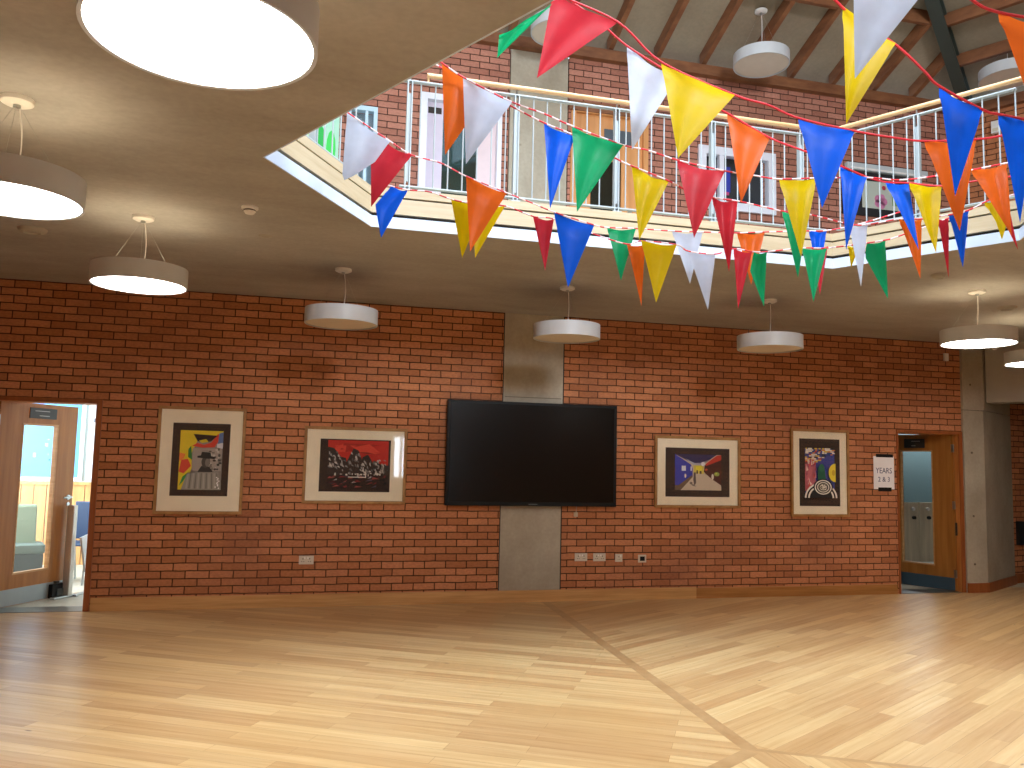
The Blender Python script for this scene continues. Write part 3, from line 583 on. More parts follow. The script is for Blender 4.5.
MB().box(-.03, .03, -.03, 0, -.05, .05, bev=.006).build('housing', M['white'], t); MB().lathe([(0, -.022), (.012, -.02), (.02, -.01), (.022, 0)], 16, xf=Matrix.Translation((0, -.03, -.02)) @ Matrix.Rotation(R(-90), 4, 'X').inverted()).build('lens', M['paper'], t)
t = thing('motion_sensor', 'white cone shaped sensor under the ceiling at the top of the angled column', 'sensor', (5.98, -.30, ZC))
MB().lathe([(0, 0), (.06, 0), (.055, -.03), (.03, -.09), (0, -.1)], 24).build('housing', M['white'], t, smooth=True)
MB().lathe([(.0, -.100), (.02, -.103), (.026, -.095)], 16).build('lens', M['paper'], t)

# ---------------------------------------------------------------- touch screen
t = thing('wall_screen', 'large black flat wall screen mounted over the concrete column', 'screen', (.016, 0, 1.594))
w, hh = .965, .562
f = MB().box(-w, w, -.10, -.035, -hh, hh, bev=.008); f.build('bezel', M['black'], t)
MB().box(-w+.035, w-.035, -.104, -.098, -hh+.045, hh-.03).build('display_panel', M['blackgloss'], t, label='dark glossy unlit display')
MB().box(-.35, .35, -.04, 0, -.25, .25).build('wall_bracket', M['black'], t)
MB().box(w-.002, w+.006, -.09, -.06, .10, .20).build('side_port_cover', M['grey_steel'], t)
MB().box(-.05, .05, -.1025, -.1, -hh+.015, -hh+.025).build('emblem_bar', plain('#55585a', .4), t)
tag(MB().box(.515, .56, -.02, 0, .915, .965, bev=.004).tube([(.54, -.012, .95), (.542, -.014, 1.0), (.545, -.02, 1.05)], .004, 6).build('cable_outlet', plain('#b9a68c', .5)), 'small pale cable outlet just under the right side of the screen', 'socket')

# ---------------------------------------------------------------- framed pictures
def xz(pts, y): return [(u, y, v) for u, v in pts]
class Art:
    """flat coloured shapes on a sheet, u and v from 0 to 1, each layer 0.2 mm proud of the last"""
    def __init__(s, x0, x1, z0, z1): s.m = MB(); s.b = (x0, x1, z0, z1); s.y = 0
    def p(s, c, pts):
        x0, x1, z0, z1 = s.b; s.y -= .0002
        s.m.faces([(x0+u*(x1-x0), s.y, z0+v*(z1-z0)) for u, v in pts], [tuple(range(len(pts)))], plain(c, .75)); return s
    def r(s, c, u0, u1, v0, v1): return s.p(c, [(u0, v0), (u1, v0), (u1, v1), (u0, v1)])
    def e(s, c, u, v, ru, rv, a0=0, a1=360, n=20): return s.p(c, [(u+ru*math.cos(R(a0+(a1-a0)*k/n)), v+rv*math.sin(R(a0+(a1-a0)*k/n))) for k in range(n+(0 if a1-a0 == 360 else 1))])
def picture(label, box, mount, art):
    x0, x1, z0, z1 = box; t = thing('framed_picture', label, 'picture', ((x0+x1)/2, 0, z0), 0, 'framed pictures on the brick wall')
    X = (x1-x0)/2; Z = z1-z0; fw = .03
    MB().box(-X, X, -.032, -.004, 0, fw, bev=.003).box(-X, X, -.032, -.004, Z-fw, Z, bev=.003).box(-X, -X+fw, -.032, -.004, fw, Z-fw, bev=.003).box(X-fw, X, -.032, -.004, fw, Z-fw, bev=.003).build('picture_frame', M['oak'], t)
    MB().box(-X+fw, X-fw, -.014, -.004, fw, Z-fw).build('mat_board', M['card'], t, label='cream mat board')
    cx = (x0+x1)/2; m0, m1, n0, n1 = mount
    MB().box(m0-cx, m1-cx, -.0155, -.0135, n0-z0, n1-z0).build('mount', M['mount'], t, label='dark brown inner mount')
    a = Art(art[0]-cx, art[1]-cx, art[2]-z0, art[3]-z0); a.y = -.0157; art[4](a); a.m.build('artwork', None, t)
    MB().box(-X+fw, X-fw, -.0235, -.0215, fw, Z-fw).build('glazing', M['glass'], t)
    return t
def art1(a):
    rn = random.Random(3); a.r('#8d8a84', 0, 1, 0, 1)
    a.p('#e8d22a', [(0, 0), (.14, 0), (.30, .36), (.28, .62), (.42, .86), (1, .90), (1, 1), (0, 1)])
    a.p('#d94a34', [(0, .30), (.12, .27), (.28, .40), (.20, .52), (.05, .50)]); a.p('#f08a3c', [(0, .48), (.10, .52), (.14, .60), (0, .62)])
    a.p('#2f8a3a', [(.20, .55), (.30, .50), (.26, .74), (.20, .68)]); a.p('#3aa046', [(.02, .06), (.12, .14), (.24, .30), (.10, .22)])
    a.p('#d8402e', [(.28, .74), (.40, .79), (.56, .76), (.72, .80), (.88, .96), (.92, .86), (.80, .72), (.52, .71)])
    a.p('#15130f', [(.30, .94), (.86, .92), (.72, .82), (.56, .80), (.40, .82)]); a.p('#d7c92e', [(.44, .83), (.60, .86), (.66, .81), (.5, .79)])
    a.p('#5d7fb8', [(.90, .96), (1, .98), (1, .78), (.88, .78)]); a.p('#d8dde4', [(.86, .78), (1, .8), (1, .70), (.86, .72)])
    a.r('#a7a199', .30, .98, .32, .70)
    for _ in range(34):
        u, v = rn.uniform(.66, .97), rn.uniform(.34, .70); a.e(rn.choice(['#5a5852', '#3d3b38', '#c4c0b8', '#75726c']), u, v, rn.uniform(.015, .045), rn.uniform(.01, .03), n=7)
    a.p('#35312f', [(.44, .30), (.80, .30), (.72, .38), (.66, .40), (.52, .40)]); a.e('#4b4641', .62, .47, .10, .10); a.e('#7a746c', .66, .46, .055, .07)
    a.p('#26231f', [(.42, .54), (.82, .52), (.84, .555), (.74, .57), (.72, .63), (.52, .64), (.50, .58), (.42, .57)])
    a.p('#99948b', [(.20, .28), (.92, .30), (1, .0), (.08, .0)])
    for k in range(12): a.p('#77736b' if k % 2 else '#aaa59b', [(.22+k*.06, .28), (.245+k*.06, .28), (.215+k*.066, .02), (.18+k*.066, .02)])
    for _ in range(10):
        u = rn.uniform(.85, .95); a.r('#efeeee', u, u+.03, .02+_*.02, .04+_*.02)
def art2(a):
    rn = random.Random(5); a.r('#c72c22', 0, 1, .45, 1)
    for k in range(14): a.p(rn.choice(['#a8241c', '#df4a38', '#8c1d18']), [(rn.uniform(0, .9), rn.uniform(.72, .95)) for _ in range(1)]*1+[(rn.uniform(0, .9), rn.uniform(.72, .95)) for _ in range(2)])
    a.r('#1c1a19', 0, 1, 0, .45)
    for pk in ([(0, .3), (0, .86), (.10, .84), (.22, .66), (.30, .64), (.34, .3)], [(.22, .3), (.34, .64), (.42, .84), (.50, .80), (.58, .56), (.64, .3)], [(.52, .3), (.57, .66), (.66, .72), (.74, .56), (.8, .3)], [(.66, .3), (.76, .60), (.88, .52), (1, .50), (1, .3)]): a.p('#2b2a2a', pk)
    for _ in range(120):
        u = rn.uniform(.0, .94); v = rn.uniform(.30, .60)+(.14 if u < .2 or .36 < u < .5 else 0); w_ = rn.uniform(.015, .06); h_ = rn.uniform(.03, .10)
        a.p(rn.choice(['#8e8a88', '#a8a39e', '#6a6664', '#c4beb6', '#2a2928']), [(u, v), (u+w_, v-h_*.5), (u+w_*.6, v+h_*.4), (u+w_*.1, v+h_*.5)])
    for _ in range(46):
        u, v = rn.uniform(0, .95), rn.uniform(.02, .28); a.p(rn.choice(['#7d2a28', '#4a1c1e', '#9a4a44', '#3a3336', '#b0a8a4', '#55465a', '#141212']), [(u, v), (u+rn.uniform(.05, .14), v+.015), (u+rn.uniform(.03, .1), v+rn.uniform(.03, .06))])
    for _ in range(22):
        u = rn.uniform(.1, .95); a.r('#d9d2c8', u, u+rn.uniform(.01, .04), .30+rn.uniform(-.03, .03), .315+rn.uniform(-.01, .03))
    a.p('#e6ded2', [(.62, .24), (.635, .24), (.632, .42), (.625, .42)]); a.r('#efe9df', .34, .62, .245, .26)
def art3(a):
    a.r('#c8bba8', 0, 1, 0, 1); a.p('#2a3fb0', [(0, 0), (0, 1), (.34, .72), (.38, .60), (.38, .36), (.24, .12)]); a.p('#6a5a48', [(0, 0), (.12, 0), (.38, .36), (.36, .42), (.08, .14), (0, .14)])
    a.p('#252a5a', [(0, 1), (.10, 1), (.9, 1), (.64, .76), (.36, .76)]); a.p('#aeb4c8', [(.22, .88), (.42, .76), (.66, .78), (.74, .86), (.6, .72), (.4, .70)])
    a.p('#4a2018', [(1, 0.14), (1, 1), (.64, .70), (.62, .52), (.70, .40)]); a.p('#c23a2a', [(1, 1), (1, .86), (.66, .68), (.66, .74), (.9, .98)])
    a.r('#d8c85a', .40, .62, .46, .70); a.r('#e8dc3c', .45, .58, .54, .68); a.r('#3a3226', .46, .49, .46, .56); a.r('#3a3226', .53, .57, .46, .54)
    a.p('#c9bca8', [(.12, 0), (1, 0), (1, .10), (.66, .46), (.44, .46)]); a.r('#dce2ea', .14, .23, .54, .68); a.r('#c9d4e8', .33, .36, .54, .66); a.e('#e8e4da', .22, .40, .02, .06)
    a.e('#e4ddd0', .81, .38, .025, .08); a.e('#8aa04a', .90, .46, .06, .06); a.e('#d9d94a', .89, .47, .02, .02); a.e('#c8503a', .67, .58, .03, .03); a.e('#e9eaf2', .60, .74, .04, .06)
    a.p('#5a5250', [(.40, .50), (.44, .50), (.45, .20), (.41, .12), (.39, .3)]); a.p('#77706a', [(.30, .20), (.40, .16), (.46, .10), (.38, .12)]); a.e('#6a625c', .34, .20, .03, .03)
def art4(a):
    rn = random.Random(9); a.r('#3a4aa0', 0, 1, 0, 1); a.r('#c9707e', 0, .36, .12, .8)
    for k in range(11):
        for j in range(9):
            u = j*.11+rn.uniform(-.03, .03); v = .68+k*.03
            if u > .95-(.06*(10-k)) and k < 6: continue
            a.r(rn.choice(['#f0ece2', '#e8e2d2', '#c8402f', '#e6c93a', '#2d4a8a', '#20302a', '#f0ece2', '#d88a3a']), max(0, u), min(1, u+rn.uniform(.06, .14)), v, v+.024)
    for _ in range(26):
        u, v = rn.uniform(0, .32), rn.uniform(.14, .68); a.p(rn.choice(['#c23a34', '#e28a92', '#d95a50', '#9a4a66', '#e8c8c0']), [(u, v), (u+rn.uniform(.03, .1), v+.02), (u+rn.uniform(.0, .06), v+rn.uniform(.06, .14))])
    a.p('#1f5a44', [(.40, .22), (.40, .60), (.50, .66), (.62, .62), (.66, .40), (.72, .30), (.68, .2)]); a.e('#2c6a50', .53, .60, .09, .08)
    a.e('#e8d23c', 1.0, .50, .24, .19, 90, 270); a.e('#c9a82e', .93, .50, .06, .06)
    a.p('#1a1a1a', [(0, 0), (0, .12), (.5, .30), (1, .12), (1, 0)])
    for k, (c, s_) in enumerate((('#e9e6dc', .50), ('#1c1b1a', .45), ('#e9e6dc', .40), ('#1c1b1a', .35))): a.e(c, .5, -.02, s_*1.1, s_*.62, 0, 180)
    for c, s_ in (('#1c1b1a', .33), ('#e9e6dc', .29), ('#1c1b1a', .25), ('#d8d4c8', .21), ('#26241f', .17), ('#b8b2a2', .13)): a.e(c, .57, .20, s_, s_*.52)
    for _ in range(14): a.e(rn.choice(['#e9e6dc', '#26241f']), .57+rn.uniform(-.12, .12), .20+rn.uniform(-.05, .05), .022, .012, n=6)
picture('tall oak framed picture of a grey figure in a hat with yellow and red edges', (-3.822, -2.994, .922, 1.982), (-3.68, -3.14, 1.10, 1.82), (-3.608, -3.205, 1.162, 1.748, art1))
picture('wide oak framed picture of grey mountains under a red sky', (-2.416, -1.360, 1.037, 1.828), (-2.253, -1.529, 1.16, 1.702), (-2.175, -1.552, 1.185, 1.690, art2))
picture('wide oak framed picture of a room with blue and red walls', (1.477, 2.562, 1.025, 1.844), (1.613, 2.425, 1.15, 1.711), (1.731, 2.317, 1.226, 1.637, art3))
picture('narrow oak framed picture with a yellow half disc and striped rings', (3.236, 4.038, .932, 1.979), (3.356, 3.912, 1.057, 1.863), (3.431, 3.837, 1.167, 1.749, art4))

# ---------------------------------------------------------------- paper sign by the right door
def text_mesh(body, size, name, mat, parent, loc, rot=(R(90), 0, 0), sx=1, ext=.0006):
    cu = bpy.data.curves.new(name, 'FONT'); cu.body = body; cu.size = size; cu.align_x = 'CENTER'; cu.align_y = 'CENTER'; cu.extrude = ext; cu.resolution_u = 3
    tmp = bpy.data.objects.new(name, cu); col.objects.link(tmp); bpy.context.view_layer.update()
    me = bpy.data.meshes.new_from_object(tmp.evaluated_get(bpy.context.evaluated_depsgraph_get())); col.objects.unlink(tmp); bpy.data.objects.remove(tmp)
    me.materials.clear(); me.materials.append(mat); o = bpy.data.objects.new(name, me); col.objects.link(o); o.parent = parent; o.location = loc; o.rotation_euler = rot; o.scale = (sx, 1, 1)
    return o
t = thing('paper_sign', 'white paper sign reading YEARS 2 & 3 taped beside the right hand door', 'sign', (4.546, 0, 1.27))
MB().box(-.148, .148, -.006, -.004, 0, .405).build('sheet', M['paper'], t)
ink = plain('#3b3f66', .7)
text_mesh('YEARS', .098, 'lettering', ink, t, (0, -.0065, .225), sx=.84); text_mesh('2 & 3', .085, 'lettering', ink, t, (0, -.0065, .118), sx=.95)
MB().box(-.11, .135, -.008, -.0035, .392, .432).build('tape', M['black'], t, label='black tape along the top'); MB().box(-.085, .105, -.008, -.0035, -.026, .022).build('tape', M['black'], t, label='black tape along the bottom')

# ---------------------------------------------------------------- sockets
def socket(x, z, w, label, kind='double'):
    t = thing('wall_socket', label, 'socket', (x, 0, z), 0, 'electrical outlets low on the wall')
    MB().box(-w/2, w/2, -.010, 0, -.043, .043, bev=.003).build('face_plate', plain('#cfc6b6', .35, .3), t)
    n = 2 if kind == 'double' else 1
    for k in range(n):
        cx = (k-.5)*w*.46 if n == 2 else 0
        MB().box(cx-.004, cx+.004, -.0115, -.0095, .006, .018).box(cx-.014, cx-.006, -.0115, -.0095, -.018, -.012).box(cx+.006, cx+.014, -.0115, -.0095, -.018, -.012).build('pin_slots', M['black'], t)
    if kind != 'media':
        for k in range(n):
            cx = (k-.5)*.03 if n == 2 else .022
            MB().box(cx-.006, cx+.006, -.0135, -.0095, .012, .030, bev=.0015).build('rocker_switch', M['white'], t)
    else:
        MB().box(-.028, .028, -.014, -.009, -.024, .024).build('insert', M['black'], t, label='black centre insert')
socket(-2.343, .466, .146, 'double wall socket below the red mountain picture')
socket(.608, .473, .146, 'double wall socket nearest the concrete column')
socket(.824, .471, .146, 'double wall socket second from the concrete column')
socket(1.055, .462, .086, 'single wall socket third from the concrete column', 'single')
socket(1.337, .452, .098, 'outlet plate with black centre, furthest right of the low row', 'media')

# ---------------------------------------------------------------- doors
def door(name, hinge, ang, L, s0, opening, gl, hand_s, mirror, lining_mat):
    x0, x1, _, zt = opening
    t = thing(name, None, None, (0, 0, 0), kind='structure')
    lw, lp = .05, .03
    # timber lining with a leading edge proud of the brick
    la = .012 if mirror else .045
    lm = MB().box(x0-la, x0+.006, -.016, .0, 0, zt+.03).box(x1-.006, x1+.045, -.016, 0, 0, zt+.03).box(x0+.006, x1-.006, -.016, 0, zt-.006, zt+.03)
    f_ = lm.build('door_frame', lining_mat, t)
    MB().box(x0, x0+.012, .001, .28, 0, zt).box(x1-.012, x1, .001, .28, 0, zt).box(x0+.012, x1-.012, .001, .28, zt-.012, zt).build('reveal_lining', wood_mat('reveal_lit_oak', '#c98a4c', '#ad6c34', .45, (12, 12, 1), 1.5), f_, label='oak lining of the reveal in a painted lit tone')  # the lit look of the reveal is put into a lighter oak colour
    MB().box(x0+.012, x1-.012, 0, .28, 0, .004).build('threshold', M['grey_steel'], t)
    e = bpy.data.objects.new('door_leaf', None)
    mb = MB(); th = .044; zt2 = zt-.006
    a, b, c, d = s0, s0+L, gl[0], gl[1]
    mb.box(a, c, -th/2, th/2, .008, zt2).box(d, b, -th/2, th/2, .008, zt2).box(c, d, -th/2, th/2, .008, gl[2]).box(c, d, -th/2, th/2, gl[3], zt2)
    mw = frame_at((*hinge, 0), ang)
    leaf = mb.build('door_leaf', M['door'], t, mw=mw)
    e = None
    bd = MB()
    for q in ((c-.012, c+.003, gl[2]-.012, gl[3]+.012), (d-.003, d+.012, gl[2]-.012, gl[3]+.012), (c, d, gl[2]-.012, gl[2]+.006), (c, d, gl[3]-.006, gl[3]+.012)): bd.box(q[0], q[1], -th/2-.003, th/2+.003, q[2], q[3])
    bd.build('glazing_bead', wood_mat('bead', '#c39a68', '#a87c48', .45), leaf)
    MB().box(c, d, -.004, .004, gl[2], gl[3]).build('vision_panel', M['glass'], leaf)
    kp = plain('#9aa3a6', .45, .6) if not mirror else plain('#3f5666', .4, .2)
    MB().box(a+.01, b-.01, -th/2-.003, -th/2, .012, .17).build('kick_plate', kp, leaf, label='brushed metal kick plate' if not mirror else 'dark blue kick plate')
    MB().box(a+.01, b-.01, th/2, th/2+.003, .012, .17).build('kick_plate', kp, leaf)
    return t, leaf
tl, leafL = door('door_1', (-5.29, .04), R(62), 1.0, .06, DL, (.35, .79, .315, 1.77), 0, False, M['lining'])
tr, leafR = door('door_2', (5.635, .05), R(112), .93, .0, DR, (.27, .68, .31, 1.765), 0, True, M['lining'])
def on_leaf(leaf, side, parts):
    for nm, mb, m, lb in parts: mb.build(nm, m, leaf, label=lb)
# lever handles, name plates, door holders (left leaf shows its -y side, right leaf its +y side)
def lever(leaf, s, z, y, dirn):
    sg = -1 if y < 0 else 1
    h = MB().cyl((s, y, z), (s, y+sg*.01, z), .026, 20).cyl((s, y+sg*.01, z), (s, y+sg*.05, z), .009, 10).tube([(s, y+sg*.05, z), (s+dirn*.03, y+sg*.055, z), (s+dirn*.12, y+sg*.055, z)], .009, 10)
    h.cyl((s, y, z-.07), (s, y+sg*.008, z-.07), .02, 18)
    h.build('door_handle', M['steel'], leaf, smooth=True)
lever(leafL, 1.00, 1.03, -.022, -1); lever(leafL, 1.00, 1.03, .022, -1)
lever(leafR, .87, 1.02, .022, -1); lever(leafR, .87, 1.02, -.022, -1)
def plate(leaf, s0, s1, z0, z1, y):
    p = MB().box(s0, s1, min(y, y*1.35), max(y, y*1.35), z0, z1, bev=.003).build('door_sign', plain('#2c2f30', .5), leaf, label='dark grey closer box')  # thin printed sign plate near the head of the leaf
    MB().box(s0+.06, s1-.10, min(y*1.35, y*1.45), max(y*1.35, y*1.45), z1-.035, z1-.028).box(s0+.12, s1-.10, min(y*1.35, y*1.45), max(y*1.35, y*1.45), z0+.025, z0+.032).build('print_lines', plain('#a8aaa8', .6), p)
plate(leafL, .41, .76, 1.835, 1.942, -.022); plate(leafR, .355, .63, 1.805, 1.925, .022)
MB().box(.815, 1.015, -.075, -.022, .006, .15, bev=.008).build('door_holder', M['black'], leafL, label='black door hold-open box')
MB().box(.87, .95, -.09, -.075, .03, .10, bev=.004).box(.88, .92, -.06, -.02, .15, .175).build('door_holder_foot', plain('#3a403e', .4), leafL)
MB().box(.70, .90, .022, .085, .006, .19, bev=.008).build('door_holder', M['black'], leafR, label='black door hold-open box')
for z in (1.80, 1.08, .22):
    MB().cyl((-.012, .024, z-.05), (-.012, .024, z+.05), .006, 12).box(-.010, .02, .020, .026, z-.05, z+.05).build('hinge', M['steel'], leafR)
MB().box(-.016, -.008, -.02, .02, .70, .86).build('lock_keep', M['dark'], leafR)
for z in (1.80, 1.08, .22): MB().cyl((.05, -.024, z-.05), (.05, -.024, z+.05), .009, 12).build('hinge', M['steel'], leafL)

# ---------------------------------------------------------------- left room contents
t = thing('armchair', 'pale green upholstered low chair seen through the left door glass', 'chair', (-5.62, 2.15, 0), R(20))
grn = plain('#93a68c', .8); drk = plain('#4a5350', .8)
bk = MB(); n = 8
pr = [(-.10, .42), (.02, .42), (.06, .60), (.10, .84), (.05, .88), (-.02, .86), (-.06, .70)]
for_ = [(-.19, 1), (.19, 1)]
bk.faces([(-.20, y, z) for y, z in pr]+[(.20, y, z) for y, z in pr], [tuple(range(7)), tuple(range(7, 14))]+[(i, (i+1) % 7, 7+(i+1) % 7, 7+i) for i in range(7)])
b_ = bk.build('backrest', grn, t); bv = b_.modifiers.new('soft', 'BEVEL'); bv.width = .02; bv.segments = 3
MB().box(-.26, .28, -.42, .06, .34, .44, bev=.03).build('seat', plain('#66776e', .8), t, label='grey green seat pad')
MB().box(-.24, .26, -.40, .04, .06, .34, bev=.012).build('base', drk, t, label='dark grey upholstered base')
for (x, y) in ((-.2, -.36), (.22, -.36), (-.2, 0), (.22, 0)): MB().cyl((x, y, 0), (x, y, .07), .018, 10).build('leg', M['black'], t)

t = thing('folding_table', 'folded table with silver leg, tipped white top, just inside the left door', 'table', (-4.735, .86, 0), R(62-90))
MB().box(-.042, .042, -.03, .03, .02, .95, bev=.012).build('leg', plain('#c9c4ba', .35, .5), t, label='silver upright leg')
MB().box(-.03, .03, -.20, .34, 0, .025, bev=.008).box(-.07, .07, .05, .09, 0, .022, bev=.006).build('foot', M['steel'], t)
MB().box(-.012, .012, .05, .5, .22, .60, xf=Matrix.Translation((.10, .12, .02)) @ Matrix.Rotation(R(14), 4, 'X')).build('table_top', plain('#e6edf2', .4), t, label='white table top folded upright')
t = thing('stacking_chair', 'dark blue plastic chair in the gap beside the open left door', 'chair', (-4.88, 1.95, 0), R(-20))
blue = plain('#2b4468', .45)
MB().box(-.2, .2, .16, .19, .48, .92, bev=.012).build('backrest', blue, t); MB().box(-.21, .21, -.2, .2, .43, .46, bev=.012).build('seat', blue, t)
for x in (-.19, .19):
    MB().tube([(x, -.22, 0), (x, -.18, .43)], .012, 8).build('leg', M['steel'], t); MB().tube([(x, .24, 0), (x, .18, .43), (x, .175, .6)], .012, 8).build('leg', M['steel'], t)
t = thing('pinboard', 'bright blue paper display board on the far wall beyond the left door', 'board', (-5.75, 3.595, 1.12))
MB().box(-.42, .42, -.02, 0, .04, 1.15).build('backing', plain('#6db7e6', .8), t); 
MB().box(-.47, .47, -.03, 0, 0, .04).box(-.47, -.42, -.03, 0, .04, 1.2).box(.42, .47, -.03, 0, .04, 1.2).box(-.42, .42, -.03, 0, 1.15, 1.2).build('border', plain('#e8efe8', .7), t)
dm = MB(); rn = random.Random(2)
for k in range(16):
    u, v = rn.uniform(-.36, .34), rn.uniform(.1, 1.08); dm.box(u, u+rn.uniform(.01, .05), -.0215, -.0205, v, v+rn.uniform(.01, .06), plain(rn.choice(['#c9d8ea', '#9a8cc0', '#4a78b8', '#e8b0c0']), .8))
dm.build('paper_cutouts', None, t)
t = thing('wall_display', 'white paper display with red and blue paint marks beside the open left door', 'board', (-4.93, 3.6, 1.14))
MB().box(-.30, .30, -.02, 0, 0, 1.2).build('backing', plain('#e4f2f4', .8), t)
dm = MB()
for k in range(16):
    u, v = rn.uniform(-.26, .24), rn.uniform(.1, .95); dm.p = None
    dm.box(u, u+rn.uniform(.01, .04), -.0215, -.0205, v, v+rn.uniform(.02, .09), plain(rn.choice(['#c8403a', '#3a6ab0', '#5a9a7a', '#6a6a78', '#d8a03a']), .8))
dm.build('paint_marks', None, t)
# daylight window at the left end of that room
wq = thing('window_1', None, None, (-7.6, 1.9, .9), R(-90), kind='structure')
MB().box(-1.14, 1.14, -.02, .03, 0, .06).box(-1.14, 1.14, -.02, .03, 1.54, 1.6).box(-1.2, -1.14, -.02, .03, 0, 1.6).box(1.14, 1.2, -.02, .03, 0, 1.6).box(-.03, .03, -.02, .03, 0, 1.6).build('window_frame', M['white'], wq)

# ---------------------------------------------------------------- right room contents
t = thing('cubicle_wall', 'row of grey wood cubicle doors seen through the right door glass', 'partition', (7.54, 2.9, 0))
gw = wood_mat('grey_laminate', '#dccfb6', '#b8ac96', .45, (14, 14, 1), 1)
MB().box(-.62, -.012, 0, .03, .01, .98).build('panel', gw, t); MB().box(.012, .62, 0, .03, .01, .98).build('panel', gw, t)
MB().box(-1.3, -.64, 0, .03, 0, .98).box(.64, 1.5, 0, .03, 0, .98).build('side_panel', gw, t)
for x in (-.125, .165):
    MB().cyl((x, -.03, .87), (x, 0, .87), .028, 20).build('indicator_disc', M['white'], t, label='white round lock indicator')
    MB().cyl((x+.01, -.04, .73), (x+.01, 0, .73), .028, 16).build('knob', M['black'], t)

# ---------------------------------------------------------------- rear window behind the viewer (it mirrors in the picture glass)
wt = thing('window_2', None, None, (0, 0, 0), kind='structure')
wf = MB()
for x in (.30, .50, .72, .94, 1.14): wf.box(x, x+.06, .06, .14, 1.0, 2.1)
for z in (1.0, 2.05): wf.box(.36, 1.14, .05, .06, z, z+.05)
o = wf.build('window_frame', M['white'], wt, mw=WREAR)
cf = MB()
for x in (.2, 1.12, 2.05): cf.box(x, x+.05, .06, .14, 4.3, 6.0)
cf.build('window_frame', M['white'], wt, mw=WREAR)  # bars of the added upper opening, unseen
MB().box(.31, 1.19, .095, .105, 1.01, 2.09).build('window_glass', M['glass'], wt, mw=WREAR)

# ---------------------------------------------------------------- gallery doors, window, boards
lilac = plain('#cfc6d6', .6); whitep = plain('#e2e4ee', .5)
t = thing('door_3', None, None, (-.87, 0, ZG), kind='structure')
W_ = .46; H_ = 5.55-ZG
MB().box(-W_, -W_+.07, -.02, .2, 0, H_).box(W_-.05, W_, -.02, .2, 0, H_).box(-W_+.07, W_-.05, -.02, .2, H_-.07, H_).build('door_frame', whitep, t)
l1 = MB().box(-W_+.07, -.20, .06, .10, .01, H_-.07).build('door_leaf', lilac, t, label='pale lilac side leaf')
MB().box(-W_+.09, -.22, .055, .06, H_-.20, H_-.13).build('closer', M['dark'], l1); MB().cyl((-.26, .02, 1.0), (-.26, .06, 1.0), .022, 16).tube([(-.26, .02, 1.0), (-.36, .02, 1.0)], .01, 8).build('door_handle', M['steel'], l1)
MB().box(.20, W_-.05, .06, .10, .01, H_-.07).build('door_leaf', plain('#ddc9cc', .6), t, label='pale pink right leaf')
MB().box(-.20, .20, .07, .09, .01, H_-.07).build('glass_panel', glass_mat('teal_glass', '#a8c8c4', .2), t)
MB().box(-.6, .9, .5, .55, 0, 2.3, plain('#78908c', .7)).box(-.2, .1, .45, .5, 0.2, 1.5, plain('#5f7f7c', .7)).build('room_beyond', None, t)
t = thing('door_4', None, None, (.89, 0, ZG), kind='structure')
W_ = .48; H_ = 5.62-ZG; tan = wood_mat('gallery_door', '#d59a62', '#bf8149', .45, (10, 10, 1), 1)
MB().box(-W_, -W_+.06, -.02, .2, 0, H_).box(W_-.06, W_, -.02, .2, 0, H_).box(-W_+.06, W_-.06, -.02, .2, H_-.06, H_).build('door_frame', tan, t)
MB().box(-W_-.03, W_+.03, -.04, -.02, H_-.05, H_+.06).build('head_board', M['rafter'], t, label='red brown head board')
lf = MB().box(-W_+.06, -.22, .03, .075, .01, H_-.06).box(.16, W_-.06, .03, .075, .01, H_-.06).box(-.22, .16, .03, .075, .01, .25).box(-.22, .16, .03, .075, 1.60, H_-.06).build('door_leaf', tan, t)
MB().box(-.22, .16, .045, .055, .25, 1.60).build('vision_panel', glass_mat('grey_glass', '#b0b8b4', .2), lf)
MB().box(-.06, .28, .018, .03, 1.82, 1.98).build('name_plate', plain('#4a525a', .5), lf, label='dark grey sign plate'); MB().cyl((.26, -.01, 1.0), (.26, .03, 1.0), .025, 14).build('door_handle', M['steel'], lf)
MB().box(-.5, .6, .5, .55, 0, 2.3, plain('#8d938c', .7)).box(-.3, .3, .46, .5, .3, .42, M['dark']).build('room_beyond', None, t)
t = thing('window_4', None, None, (2.54, 0, 4.58), kind='structure')
MB().box(-.52, .52, -.03, .06, 0, .10).box(-.52, .52, -.03, .06, .67, .77).box(-.52, -.42, -.03, .06, .1, .67).box(.42, .52, -.03, .06, .1, .67).box(-.24, -.18, -.02, .05, .1, .67).build('window_frame', whitep, t)
MB().box(-.45, .45, .01, .02, .08, .70).build('window_glass', M['glass'], t)
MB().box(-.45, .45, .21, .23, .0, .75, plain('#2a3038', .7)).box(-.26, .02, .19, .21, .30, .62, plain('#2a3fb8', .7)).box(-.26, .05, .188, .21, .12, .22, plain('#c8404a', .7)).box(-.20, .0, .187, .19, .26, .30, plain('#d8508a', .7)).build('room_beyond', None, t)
t = thing('window_5', None, None, (-1.96, 0, 4.2), kind='structure')
MB().box(-.12, .12, -.03, .06, 0, .05).box(-.12, .12, -.03, .06, 1.05, 1.1).box(-.16, -.12, -.03, .06, 0, 1.1).box(.12, .16, -.03, .06, 0, 1.1).box(.03, .06, -.02, .05, .05, 1.05).build('window_frame', plain('#b8d4e2', .5), t)
MB().box(-.15, .15, .01, .02, 0, 1.1).build('window_glass', M['glass'], t)
MB().box(-.15, .15, .2, .22, 0, 1.1).build('room_beyond', plain('#9fc3d6', .7), t)

